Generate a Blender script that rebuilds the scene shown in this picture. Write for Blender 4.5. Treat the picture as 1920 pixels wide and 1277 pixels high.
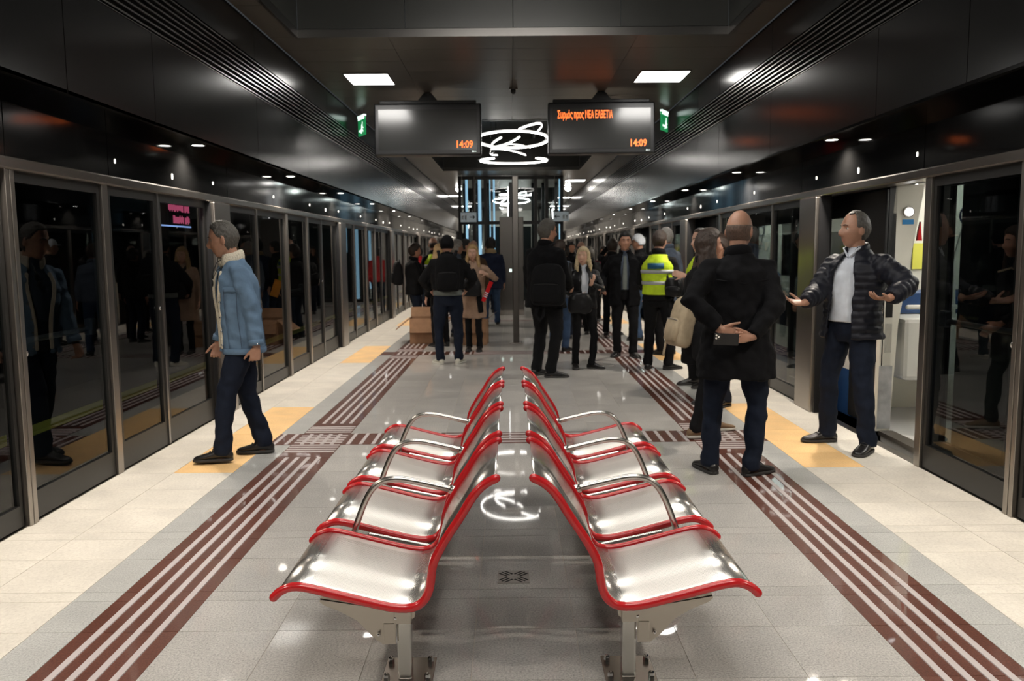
import bpy, bmesh, math, random
from mathutils import Vector, Matrix, noise
for o in list(bpy.data.objects): bpy.data.objects.remove(o)
SC = bpy.context.scene; COL = SC.collection
R = math.radians; PI = math.pi
# ---------------------------------------------------------------- camera, world, exposure
cd = bpy.data.cameras.new('camera'); cam = bpy.data.objects.new('camera', cd); COL.objects.link(cam)
cd.sensor_width = 36; cd.lens = 36*1550/1920; cd.clip_start = .05; cd.clip_end = 300
pt, yw, rl = R(6.2415), R(.0559), R(.5)
fw = Vector((math.sin(yw)*math.cos(pt), math.cos(yw)*math.cos(pt), -math.sin(pt)))
r0 = Vector((math.cos(yw), -math.sin(yw), 0)); u0 = r0.cross(fw)
up = u0*math.cos(rl)+r0*math.sin(rl); rt = r0*math.cos(rl)-u0*math.sin(rl)
cam.matrix_world = Matrix(((rt.x, up.x, -fw.x, 0), (rt.y, up.y, -fw.y, 0), (rt.z, up.z, -fw.z, 1.53), (0, 0, 0, 1)))
SC.camera = cam
cd.dof.use_dof = True; cd.dof.focus_distance = 3.5; cd.dof.aperture_fstop = 4.8
w = bpy.data.worlds.new('world'); SC.world = w; w.use_nodes = True
w.node_tree.nodes['Background'].inputs[0].default_value = (.9, .95, 1, 1)
w.node_tree.nodes['Background'].inputs[1].default_value = .03
SC.view_settings.view_transform = 'Standard'; SC.view_settings.look = 'None'
SC.view_settings.exposure = 0.5; SC.view_settings.gamma = 1; SC.view_settings.use_curve_mapping = False
SC.cycles.max_bounces = 8; SC.cycles.transparent_max_bounces = 24; SC.cycles.glossy_bounces = 5
SC.cycles.caustics_reflective = False; SC.cycles.caustics_refractive = False
SC.cycles.sample_clamp_indirect = 4
K_RING, K_PANEL, K_DOWN, K_SPOT, K_TRAIN = 13, 13, 26, 112, 12
# ---------------------------------------------------------------- materials
def mat(name, col=(.5, .5, .5), rough=.5, metal=0, emit=None, es=1, nz=None, bump=0, bs=60, spec=.5, var=0, coat=0, sss=0, stretch=None, rr=0):
    m = bpy.data.materials.new(name); m.use_nodes = True; nt = m.node_tree; b = nt.nodes['Principled BSDF']
    b.inputs['Base Color'].default_value = (*col, 1); b.inputs['Roughness'].default_value = rough
    b.inputs['Metallic'].default_value = metal; b.inputs['Specular IOR Level'].default_value = spec
    b.inputs['Coat Weight'].default_value = coat
    if sss: b.inputs['Subsurface Weight'].default_value = sss; b.inputs['Subsurface Radius'].default_value = (.012, .005, .003)
    if emit: b.inputs['Emission Color'].default_value = (*emit, 1); b.inputs['Emission Strength'].default_value = es
    if nz or bump or var or rr:
        tc = nt.nodes.new('ShaderNodeTexCoord'); mp = nt.nodes.new('ShaderNodeMapping'); oi = nt.nodes.new('ShaderNodeObjectInfo')
        sc = nt.nodes.new('ShaderNodeVectorMath'); sc.operation = 'SCALE'; sc.inputs[0].default_value = (37, 53, 71)
        nt.links.new(oi.outputs['Random'], sc.inputs['Scale'])
        ad = nt.nodes.new('ShaderNodeVectorMath'); ad.operation = 'ADD'
        nt.links.new(tc.outputs['Object'], ad.inputs[0]); nt.links.new(sc.outputs[0], ad.inputs[1])
        nt.links.new(ad.outputs[0], mp.inputs[0])
        if stretch: mp.inputs['Scale'].default_value = stretch
        n = nt.nodes.new('ShaderNodeTexNoise'); n.inputs['Scale'].default_value = bs; n.inputs['Detail'].default_value = 4
        nt.links.new(mp.outputs[0], n.inputs['Vector'])
        if nz or var:
            hv = nt.nodes.new('ShaderNodeHueSaturation'); hv.inputs['Color'].default_value = (*col, 1)
            mr = nt.nodes.new('ShaderNodeMapRange'); a = nz or .0
            mr.inputs['From Min'].default_value = .3; mr.inputs['From Max'].default_value = .7
            mr.inputs['To Min'].default_value = 1-a; mr.inputs['To Max'].default_value = 1+a
            nt.links.new(n.outputs['Fac'], mr.inputs['Value'])
            m2 = nt.nodes.new('ShaderNodeMath'); m2.operation = 'MULTIPLY_ADD'; m2.inputs[1].default_value = var; 
            nt.links.new(oi.outputs['Random'], m2.inputs[0]); m2.inputs[2].default_value = -var/2
            m3 = nt.nodes.new('ShaderNodeMath'); m3.operation = 'ADD'
            nt.links.new(mr.outputs[0], m3.inputs[0]); nt.links.new(m2.outputs[0], m3.inputs[1])
            nt.links.new(m3.outputs[0], hv.inputs['Value']); nt.links.new(hv.outputs[0], b.inputs['Base Color'])
        if rr:
            mr = nt.nodes.new('ShaderNodeMapRange'); mr.inputs['To Min'].default_value = rough-rr; mr.inputs['To Max'].default_value = rough+rr
            nt.links.new(n.outputs['Fac'], mr.inputs['Value']); nt.links.new(mr.outputs[0], b.inputs['Roughness'])
        if bump:
            bp = nt.nodes.new('ShaderNodeBump'); bp.inputs['Strength'].default_value = bump; bp.inputs['Distance'].default_value = .01
            nt.links.new(n.outputs['Fac'], bp.inputs['Height']); nt.links.new(bp.outputs[0], b.inputs['Normal'])
    return m

def granite(name, c1, c2, c3, rough, scale=220, var=.1, coat=0):
    m = mat(name, c1, rough); nt = m.node_tree; b = nt.nodes['Principled BSDF']; b.inputs['Coat Weight'].default_value = coat; b.inputs['Coat Roughness'].default_value = .035; b.inputs['Specular IOR Level'].default_value = .3
    tc = nt.nodes.new('ShaderNodeTexCoord'); oi = nt.nodes.new('ShaderNodeObjectInfo')
    sc = nt.nodes.new('ShaderNodeVectorMath'); sc.operation = 'SCALE'; sc.inputs[0].default_value = (37, 53, 0)
    nt.links.new(oi.outputs['Random'], sc.inputs['Scale'])
    ad = nt.nodes.new('ShaderNodeVectorMath'); nt.links.new(tc.outputs['Object'], ad.inputs[0]); nt.links.new(sc.outputs[0], ad.inputs[1])
    n = nt.nodes.new('ShaderNodeTexNoise'); n.inputs['Scale'].default_value = scale; n.inputs['Detail'].default_value = 6; n.inputs['Roughness'].default_value = .8
    n2 = nt.nodes.new('ShaderNodeTexNoise'); n2.inputs['Scale'].default_value = 3.5; n2.inputs['Detail'].default_value = 3
    for q in (n, n2): nt.links.new(ad.outputs[0], q.inputs['Vector'])
    cr = nt.nodes.new('ShaderNodeValToRGB'); e = cr.color_ramp.elements
    e[0].position = .36; e[0].color = (*c2, 1); e[1].position = .62; e[1].color = (*c3, 1)
    k = e.new(.48); k.color = (*c1, 1)
    nt.links.new(n.outputs['Fac'], cr.inputs[0])
    hv = nt.nodes.new('ShaderNodeHueSaturation'); nt.links.new(cr.outputs[0], hv.inputs['Color'])
    mr = nt.nodes.new('ShaderNodeMapRange'); mr.inputs['From Min'].default_value = .3; mr.inputs['From Max'].default_value = .7
    mr.inputs['To Min'].default_value = .9; mr.inputs['To Max'].default_value = 1.08
    nt.links.new(n2.outputs['Fac'], mr.inputs['Value'])
    m2 = nt.nodes.new('ShaderNodeMath'); m2.operation = 'MULTIPLY_ADD'; m2.inputs[1].default_value = var; m2.inputs[2].default_value = -var/2
    nt.links.new(oi.outputs['Random'], m2.inputs[0])
    m3 = nt.nodes.new('ShaderNodeMath'); nt.links.new(mr.outputs[0], m3.inputs[0]); nt.links.new(m2.outputs[0], m3.inputs[1])
    nt.links.new(m3.outputs[0], hv.inputs['Value']); nt.links.new(hv.outputs[0], b.inputs['Base Color'])
    m4 = nt.nodes.new('ShaderNodeMapRange'); m4.inputs['To Min'].default_value = rough*.75; m4.inputs['To Max'].default_value = rough*1.3
    nt.links.new(n2.outputs['Fac'], m4.inputs['Value']); nt.links.new(m4.outputs[0], b.inputs['Roughness'])
    return m

def glassmat(name, tint=(.8, .83, .84), ior=1.5):
    m = bpy.data.materials.new(name); m.use_nodes = True; nt = m.node_tree; nt.nodes.clear()
    out = nt.nodes.new('ShaderNodeOutputMaterial'); mx = nt.nodes.new('ShaderNodeMixShader'); tr = nt.nodes.new('ShaderNodeBsdfTransparent')
    gl = nt.nodes.new('ShaderNodeBsdfGlossy'); gl.inputs['Roughness'].default_value = .01
    tr.inputs[0].default_value = (*tint, 1); fr = nt.nodes.new('ShaderNodeFresnel'); fr.inputs[0].default_value = ior
    ge = nt.nodes.new('ShaderNodeNewGeometry'); mt = nt.nodes.new('ShaderNodeMath'); mt.operation = 'SUBTRACT'; mt.inputs[0].default_value = 1
    mu = nt.nodes.new('ShaderNodeMath'); mu.operation = 'MULTIPLY'
    nt.links.new(ge.outputs['Backfacing'], mt.inputs[1]); nt.links.new(mt.outputs[0], mu.inputs[0]); nt.links.new(fr.outputs[0], mu.inputs[1])
    nt.links.new(mu.outputs[0], mx.inputs[0]); nt.links.new(tr.outputs[0], mx.inputs[1]); nt.links.new(gl.outputs[0], mx.inputs[2])
    nt.links.new(mx.outputs[0], out.inputs[0]); return m

def perfmat(name):
    m = mat(name, (.86, .83, .78), .3, 1); nt = m.node_tree; b = nt.nodes['Principled BSDF']; out = nt.nodes['Material Output']
    uv = nt.nodes.new('ShaderNodeUVMap'); sp = nt.nodes.new('ShaderNodeSeparateXYZ'); nt.links.new(uv.outputs[0], sp.inputs[0])
    def M(op, a, bb=None, c=None):
        n = nt.nodes.new('ShaderNodeMath'); n.operation = op
        for i, v in enumerate((a, bb, c)):
            if v is None: continue
            if isinstance(v, (int, float)): n.inputs[i].default_value = v
            else: nt.links.new(v, n.inputs[i])
        return n.outputs[0]
    P = .0085                                   # uv in metres; staggered rows of round holes
    u, v = M('DIVIDE', sp.outputs[0], P), M('DIVIDE', sp.outputs[1], P)
    a, c = M('ADD', u, v), M('SUBTRACT', u, v)
    fa, fc = M('SUBTRACT', M('FRACT', a), .5), M('SUBTRACT', M('FRACT', c), .5)
    r2 = M('ADD', M('MULTIPLY', fa, fa), M('MULTIPLY', fc, fc))
    hole = M('LESS_THAN', r2, .10)
    for s, lo, hi in ((0, .05, .505), (1, .125, .56)):
        hole = M('MULTIPLY', hole, M('GREATER_THAN', sp.outputs[s], lo)); hole = M('MULTIPLY', hole, M('LESS_THAN', sp.outputs[s], hi))
    bw = M('MULTIPLY', M('SMOOTH_MIN', M('MAXIMUM', M('MULTIPLY', M('SUBTRACT', sp.outputs[1], .10), 14), 0), 1, .1), M('SMOOTH_MIN', M('MAXIMUM', M('MULTIPLY', M('SUBTRACT', .47, sp.outputs[1]), 14), 0), 1, .1))
    nt.links.new(M('MULTIPLY_ADD', bw, .27, .27), b.inputs['Roughness'])
    tr = nt.nodes.new('ShaderNodeBsdfTransparent'); mx = nt.nodes.new('ShaderNodeMixShader')
    nt.links.new(hole, mx.inputs[0]); nt.links.new(b.outputs[0], mx.inputs[1]); nt.links.new(tr.outputs[0], mx.inputs[2]); nt.links.new(mx.outputs[0], out.inputs[0])
    return m

M = {}
M['granite'] = granite('grey_granite', (.47, .45, .42), (.25, .245, .235), (.64, .62, .58), .45, 130, .12, .75)
M['granite2'] = granite('grey_band_granite', (.49, .49, .47), (.32, .32, .31), (.64, .64, .61), .45, 130, .05, .6)
M['cream'] = granite('cream_stone', (.77, .72, .63), (.67, .62, .54), (.84, .79, .7), .5, 60, .05, .2)
M['yellow'] = granite('yellow_tactile_stone', (.88, .56, .25), (.8, .48, .2), (.93, .64, .31), .5, 90, .05)
M['brown'] = granite('brown_granite', (.12, .038, .024), (.075, .022, .015), (.17, .06, .038), .4, 120, .12, .8)
M['bar'] = mat('pale_guide_bar', (.56, .5, .49), .35)
M['grout'] = mat('light_grout', (.55, .5, .43), .8)
M['darksteel'] = mat('dark_brushed_steel', (.13, .12, .11), .32, 1)
M['steel'] = mat('brushed_steel', (.36, .33, .30), .32, 1, rr=.03, bs=6, stretch=(120, 120, 1))
M['darktrim'] = mat('dark_metal_trim', (.11, .105, .1), .3, 1)
M['rail'] = mat('brushed_rail_steel', (.34, .31, .28), .27, 1)
M['chrome'] = mat('chrome', (.75, .75, .75), .1, 1)
M['satin'] = mat('satin_steel', (.6, .58, .54), .24, 1, rr=.05, bs=8, stretch=(1, 60, 60))
M['bronze'] = mat('dull_bracket_steel', (.58, .53, .46), .38, 1)
M['tube'] = mat('tube_steel', (.6, .57, .53), .25, 1)
M['perf'] = perfmat('perforated_steel')
M['red'] = mat('red_enamel', (.62, .018, .022), .22, coat=.5)
M['darkframe'] = mat('dark_door_frame', (.014, .0135, .013), .38, 0)
M['fascia'] = mat('black_gloss_fascia', (.004, .004, .004), .07, 0, spec=.35)
M['wall'] = mat('black_satin_panel', (.005, .005, .005), .2, .0, spec=.2)
M['louvre'] = mat('dark_metal_louvre', (.30, .29, .28), .28, 1)
M['void'] = mat('dark_void', (.008, .008, .008), .8)
M['ceil'] = mat('bronze_grey_ceiling', (.075, .066, .058), .34, 0, spec=.35)
M['coffer'] = mat('coffer_panel', (.03, .031, .028), .35, .2)
M['glass'] = glassmat('tinted_glass', (.62, .66, .66))
M['clear'] = glassmat('clear_glass', (.85, .92, .93))
M['white'] = mat('white_light_diffuser', (.9, .9, .9), .5, emit=(1, .97, .92), es=K_PANEL)
M['ring'] = mat('ring_light_tube', (.9, .9, .9), .5, emit=(1, .96, .9), es=K_RING)
M['down'] = mat('downlight_glass', (.9, .9, .9), .5, emit=(1, .95, .87), es=K_DOWN)
M['cyan'] = mat('cyan_light_strip', (.5, .8, .95), .5, emit=(.28, .56, .78), es=.6)
M['led'] = mat('orange_led', (.3, .08, .02), .5, emit=(1, .17, .03), es=1.6)
M['green'] = mat('green_sign', (.02, .4, .15), .4, emit=(.02, .4, .12), es=.35)
M['signwhite'] = mat('lit_white_sign', (.9, .9, .9), .4, emit=(.8, 1, .9), es=.9)
M['black'] = mat('black_plastic', (.012, .012, .013), .35)
M['screen'] = mat('screen_glass', (.03, .031, .03), .2, 0, spec=.8)
M['whitep'] = mat('white_train_panel', (.78, .76, .7), .35)
M['cream_p'] = mat('cream_train_lining', (.8, .77, .67), .4)
M['blue'] = mat('blue_train_stripe', (.02, .06, .17), .25)
M['beigewall'] = mat('pale_station_wall', (.6, .56, .5), .45, nz=.06, bs=5)
M['signgrey'] = mat('grey_sign', (.5, .56, .58), .4, emit=(.5, .6, .65), es=.12)
M['card'] = mat('brown_cardboard', (.36, .2, .11), .75, nz=.1, bs=12)
M['olive'] = mat('yellow_edge_line', (.62, .58, .1), .5, emit=(.5, .47, .05), es=.02)
# ---------------------------------------------------------------- mesh helpers
class MB:
    def __init__(s): s.v = []; s.f = []; s.uv = None
    def box(s, c, d, rz=0, mtx=None):
        n = len(s.v); x, y, z = (q/2 for q in d)
        m = mtx or Matrix.Rotation(rz, 3, 'Z')
        for a in (-x, x):
            for b in (-y, y):
                for e in (-z, z): s.v.append(tuple(Vector(c)+m @ Vector((a, b, e))))
        for q in ((0, 1, 3, 2), (4, 6, 7, 5), (0, 4, 5, 1), (2, 3, 7, 6), (0, 2, 6, 4), (1, 5, 7, 3)): s.f.append([n+i for i in q])
        return s
    def bb(s, x0, x1, y0, y1, z0, z1): return s.box(((x0+x1)/2, (y0+y1)/2, (z0+z1)/2), (abs(x1-x0), abs(y1-y0), abs(z1-z0)))
    def rings(s, rs, cap=True, closed=False):
        n0 = len(s.v); k = len(rs[0])
        for r in rs: s.v += [tuple(p) for p in r]
        m = len(rs)
        for i in range(m if closed else m-1):
            a = n0+i*k; b = n0+((i+1) % m)*k
            for j in range(k): j2 = (j+1) % k; s.f.append([a+j, a+j2, b+j2, b+j])
        if cap and not closed:
            s.f.append([n0+j for j in range(k)][::-1]); s.f.append([n0+(m-1)*k+j for j in range(k)])
        return s
    def limb(s, pts, rad, n=10, hint=None, ends='rr', ex=1):
        pts = [Vector(p) for p in pts]; L = len(pts)
        if not isinstance(rad, list): rad = [rad]*L
        rad = [r if isinstance(r, (list, tuple)) else (r, r) for r in rad]
        tang = [((pts[min(i+1, L-1)]-pts[max(i-1, 0)])).normalized() for i in range(L)]
        h = Vector(hint) if hint else (Vector((1, 0, 0)) if abs(tang[0].x) < .8 else Vector((0, 1, 0)))
        rs = []; prev = h
        def ring(c, t, ux, a, b):
            uy = t.cross(ux)
            o = []
            for j in range(n):
                an = 2*PI*j/n; cx, sx = math.cos(an), math.sin(an)
                if ex != 1: cx, sx = math.copysign(abs(cx)**ex, cx), math.copysign(abs(sx)**ex, sx)
                o.append(c+ux*a*cx+uy*b*sx)
            return o
        fr = []
        for i in range(L):
            t = tang[i]; base = h if hint else prev
            ux = base-t*base.dot(t)
            if ux.length < .05: ux = prev-t*prev.dot(t)
            ux.normalize(); prev = ux; fr.append((t, ux))
        if ends[0] == 'r':
            t, ux = fr[0]; a, b = rad[0]; mm = min(a, b)
            for q in (.97, .75, .4): k = math.sqrt(1-q*q); rs.append(ring(pts[0]-t*mm*q, t, ux, a*max(k, .25), b*max(k, .25)))
        for i in range(L): rs.append(ring(pts[i], fr[i][0], fr[i][1], *rad[i]))
        if ends[1] == 'r':
            t, ux = fr[-1]; a, b = rad[-1]; mm = min(a, b)
            for q in (.4, .75, .97): k = math.sqrt(1-q*q); rs.append(ring(pts[-1]+t*mm*q, t, ux, a*max(k, .25), b*max(k, .25)))
        return s.rings(rs)
    def ell(s, c, r, m=None, nu=14, nv=9):
        c = Vector(c); m = m or Matrix.Identity(3); rs = []
        for i in range(nv+1):
            th = PI*(i+.15)/(nv+.3)
            rs.append([c+m @ Vector((r[0]*math.sin(th)*math.cos(2*PI*j/nu), r[1]*math.sin(th)*math.sin(2*PI*j/nu), -r[2]*math.cos(th))) for j in range(nu)])
        return s.rings(rs)
    def prism(s, poly, y0, y1, ax='y'):
        f = {'y': lambda p, t: (p[0], t, p[1]), 'x': lambda p, t: (t, p[0], p[1]), 'z': lambda p, t: (p[0], p[1], t)}[ax]
        return s.rings([[f(p, y0) for p in poly], [f(p, y1) for p in poly]])
    def xf(s, m): s.v = [tuple(m @ Vector(p)) for p in s.v]; return s
    def mesh(s, name, m, smooth=False):
        me = bpy.data.meshes.new(name); me.from_pydata(s.v, [], s.f); 
        bm = bmesh.new(); bm.from_mesh(me); bmesh.ops.recalc_face_normals(bm, faces=bm.faces); bm.to_mesh(me); bm.free()
        if smooth: me.polygons.foreach_set('use_smooth', [True]*len(me.polygons))
        for q in (m if isinstance(m, (list, tuple)) else [m]): me.materials.append(M[q] if isinstance(q, str) else q)
        me.update(); return me
    def obj(s, name, m, parent=None, smooth=False, bevel=0, loc=None, auto=False):
        me = s.mesh(name, m, smooth or auto); o = bpy.data.objects.new(name, me); COL.objects.link(o)
        if parent: o.parent = parent
        if loc: o.location = loc
        if auto:
            bm = bmesh.new(); bm.from_mesh(me)
            for e in bm.edges:
                if len(e.link_faces) == 2 and e.calc_face_angle(0) > .6: e.smooth = False
            bm.to_mesh(me); bm.free()
        if bevel: b = o.modifiers.new('b', 'BEVEL'); b.width = bevel; b.segments = 2; b.limit_method = 'ANGLE'
        return o
def tag(o, label=None, cat=None, group=None, kind=None):
    for k, v in (('label', label), ('category', cat), ('group', group), ('kind', kind)):
        if v: o[k] = v
    return o
def empty(name, loc=(0, 0, 0), rz=0, **k):
    o = bpy.data.objects.new(name, None); COL.objects.link(o); o.location = loc; o.rotation_euler.z = rz; o.empty_display_size = .1
    return tag(o, **k)
def inst(me, name, loc, parent=None, rz=0):
    o = bpy.data.objects.new(name, me); COL.objects.link(o); o.location = loc; o.rotation_euler.z = rz
    if parent: o.parent = parent
    return o
def copy_tree(o, parent=None):
    c = o.copy(); COL.objects.link(c); c.parent = parent
    for ch in list(o.children): copy_tree(ch, c)
    return c
def text(body, name, m, size, loc, rot, parent=None, align='LEFT', ext=.001, sx=1):
    cu = bpy.data.curves.new(name, 'FONT'); cu.body = body; cu.size = size; cu.extrude = ext; cu.align_x = align; cu.resolution_u = 2; cu.offset = size*.018
    t = bpy.data.objects.new(name, cu); COL.objects.link(t); dg = bpy.context.evaluated_depsgraph_get(); dg.update()
    me = bpy.data.meshes.new_from_object(t.evaluated_get(dg)); bpy.data.objects.remove(t)
    me.materials.clear(); me.materials.append(M[m]); o = bpy.data.objects.new(name, me); COL.objects.link(o)
    o.location = loc; o.rotation_euler = rot; o.scale = (sx, 1, 1)
    if parent: o.parent = parent
    return o
C0 = .047                      # the platform's centre line
END = 47.0; BEG = -4.0
def X(s, d): return C0+s*d
ORD = ['first', 'second', 'third', 'fourth', 'fifth', 'sixth', 'seventh', 'eighth', 'ninth', 'tenth', 'eleventh', 'twelfth', 'thirteenth', 'fourteenth', 'fifteenth', 'sixteenth', 'seventeenth']
# ---------------------------------------------------------------- floor
floor = tag(MB().bb(X(-1, 2.86), X(1, 2.86), BEG, 62, -.3, -.0025).obj('floor', 'grout'), kind='structure')
rows = [2.0+.405*i for i in range(-2, 21)]
rows = [2.0-.405*2, 2.0-.405, 2.0, 2.405, 2.81, 3.214, 3.512, 3.612, 4.015, 4.31, 4.42, 4.84, 5.245, 5.65]+[6.055+.405*i for i in range(11)]
J = .0028
def slabmesh(cache, w, l, m, t=.02):
    k = (round(w, 3), round(l, 3), m)
    if k not in cache: cache[k] = MB().bb(-w/2+J/2, w/2-J/2, -l/2+J/2, l/2-J/2, -t, 0).mesh('paving_slab', m)
    return cache[k]
SL = {}
barm = MB().prism([(-.016, -.002), (-.014, .0035), (.014, .0035), (.016, -.002)], -.5, .5).mesh('guide_bar', 'bar')
def bar(p, x, y, L, par, rz=0):
    o = inst(barm, 'guide_bar', (x, y, 0), par, rz); o.scale.y = L; return o
colsC = [-1.41, -1.0075, -.605, -.2025, .2025, .605, 1.0075, 1.41]
def cross(y0): return [6.46 + 5.67*k for k in range(-1, 8)]
CR = [6.46, 12.13, 17.8, 23.47, 29.14]
def slabs(x0, x1, y0, y1, m, par=floor):
    return inst(slabmesh(SL, x1-x0, y1-y0, m), 'paving_slab', (C0+(x0+x1)/2, (y0+y1)/2, 0), par)
def is_cross(a, b): return any(a < c+.2 < b for c in CR)
for a, b in zip(rows[:-1], rows[1:]):
    cr = is_cross(a, b)
    for x0, x1 in zip(colsC[:-1], colsC[1:]):
        q = slabs(x0, x1, a, b, 'brown' if cr else 'granite')
        if cr:
            if abs(x0+x1) < 1.3:
                for k in range(4): bar(q, 0, -.14+.093*k, (x1-x0)*.99, q, PI/2)
            else:
                for k in range(4): bar(q, -.15+.1*k, 0, b-a-.02, q)
    for s in (-1, 1):
        q = slabs(min(s*1.41, s*1.81), max(s*1.41, s*1.81), a, b, 'brown')
        near = is_cross(a+.405, b+.405) or is_cross(a-.405, b-.405)
        if near:
            up_ = is_cross(a-.405, b-.405)
            for k in range(4): bar(q, 0, (-.15+.07*k) if up_ else (-.02+.07*k), .385, q, PI/2)
        else:
            for k in range(4): bar(q, -.12+.08*k, 0, (b-a)*(1 if not cr else .9), q)
            if cr:
                for k in range(4): bar(q, 0, -.12+.08*k, .385, q, PI/2)
        q = slabs(min(s*1.81, s*2.0), max(s*1.81, s*2.0), a, b, 'brown' if cr else 'granite2')
        if cr:
            for k in range(2): bar(q, -.05+.1*k, 0, b-a-.02, q)
        if 5.6 < a < 7.9 or a > 5.6 and 11.2 < a < 13.3: pass
        for u0, u1 in ((2.0, 2.42), (2.42, 2.79)):
            yel = (5.6 < (a+b)/2 % 5.67+5.67*0 and False)
            mm = 'cream'
            if u0 == 2.0 and 5.73 <= (a+b)/2 <= 7.95: mm = 'yellow'
            slabs(min(s*u0, s*u1), max(s*u0, s*u1), a, b, mm)
# distant paving: real slabs joined per kind
Y0 = rows[-1]
far = {k: MB() for k in ('granite', 'brown', 'granite2', 'cream', 'yellow', 'bar')}
y = Y0
while y < 60:
    b = y+.405; cr = any(y-.21 < c < y+.19 for c in CR); nb = any(y+.405-.21 < c < y+.405+.19 or y-.405-.21 < c < y-.405+.19 for c in CR)
    j = J/2
    def add(k, x0, x1): far[k].bb(C0+x0+j, C0+x1-j, y+j, b-j, -.02, 0)
    for x0, x1 in zip(colsC[:-1], colsC[1:]):
        add('brown' if cr else 'granite', x0, x1)
        if cr and y < 30:
            for k in range(4):
                if abs(x0+x1) < 1.3: far['bar'].bb(C0+x0, C0+x1, y+.06+.093*k-.014, y+.06+.093*k+.014, 0, .003)
                else: far['bar'].bb(C0+x0+.05+.1*k-.014, C0+x0+.05+.1*k+.014, y+.01, b-.01, 0, .003)
    for s in (-1, 1):
        add('brown', min(s*1.41, s*1.81), max(s*1.41, s*1.81))
        for k in range(4):
            xx = C0+s*1.61-.12+.08*k
            if nb: far['bar'].bb(C0+s*1.61-.19, C0+s*1.61+.19, y+.06+.08*k-.014, y+.06+.08*k+.014, 0, .003)
            else: far['bar'].bb(xx-.016, xx+.016, y+.01, b-.01, 0, .003)
        add('brown' if cr else 'granite2', min(s*1.81, s*2.0), max(s*1.81, s*2.0))
        ye = any(c-.9 < y+.2 < c+1.3 for c in CR)
        add('yellow' if ye else 'cream', min(s*2.0, s*2.42), max(s*2.0, s*2.42)); add('cream', min(s*2.42, s*2.79), max(s*2.42, s*2.79))
    y = b
for k, q in far.items(): tag(q.obj('distant_guide_bars' if k == 'bar' else 'distant_paving', k, floor), kind='stuff')
# floor drain between the benches
dr = MB().bb(-.073, .075, 3.672, 3.824, -.004, .002)
drain = tag(dr.obj('floor_drain', 'steel'), 'square steel floor drain cover with slots between the benches', 'drain')
for qx, qy, a in ((-.036, -.036, 1), (.036, -.036, -1), (-.036, .036, -1), (.036, .036, 1)):
    for k in (-1, 0, 1):
        m3 = Matrix.Rotation(a*PI/4, 3, 'Z')
        MB().box(Vector((0.001+qx, 3.748+qy, .0022))+m3 @ Vector((0, k*.018, 0)), (.052, .008, .001), mtx=m3).obj('slot', 'void', drain)
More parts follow.
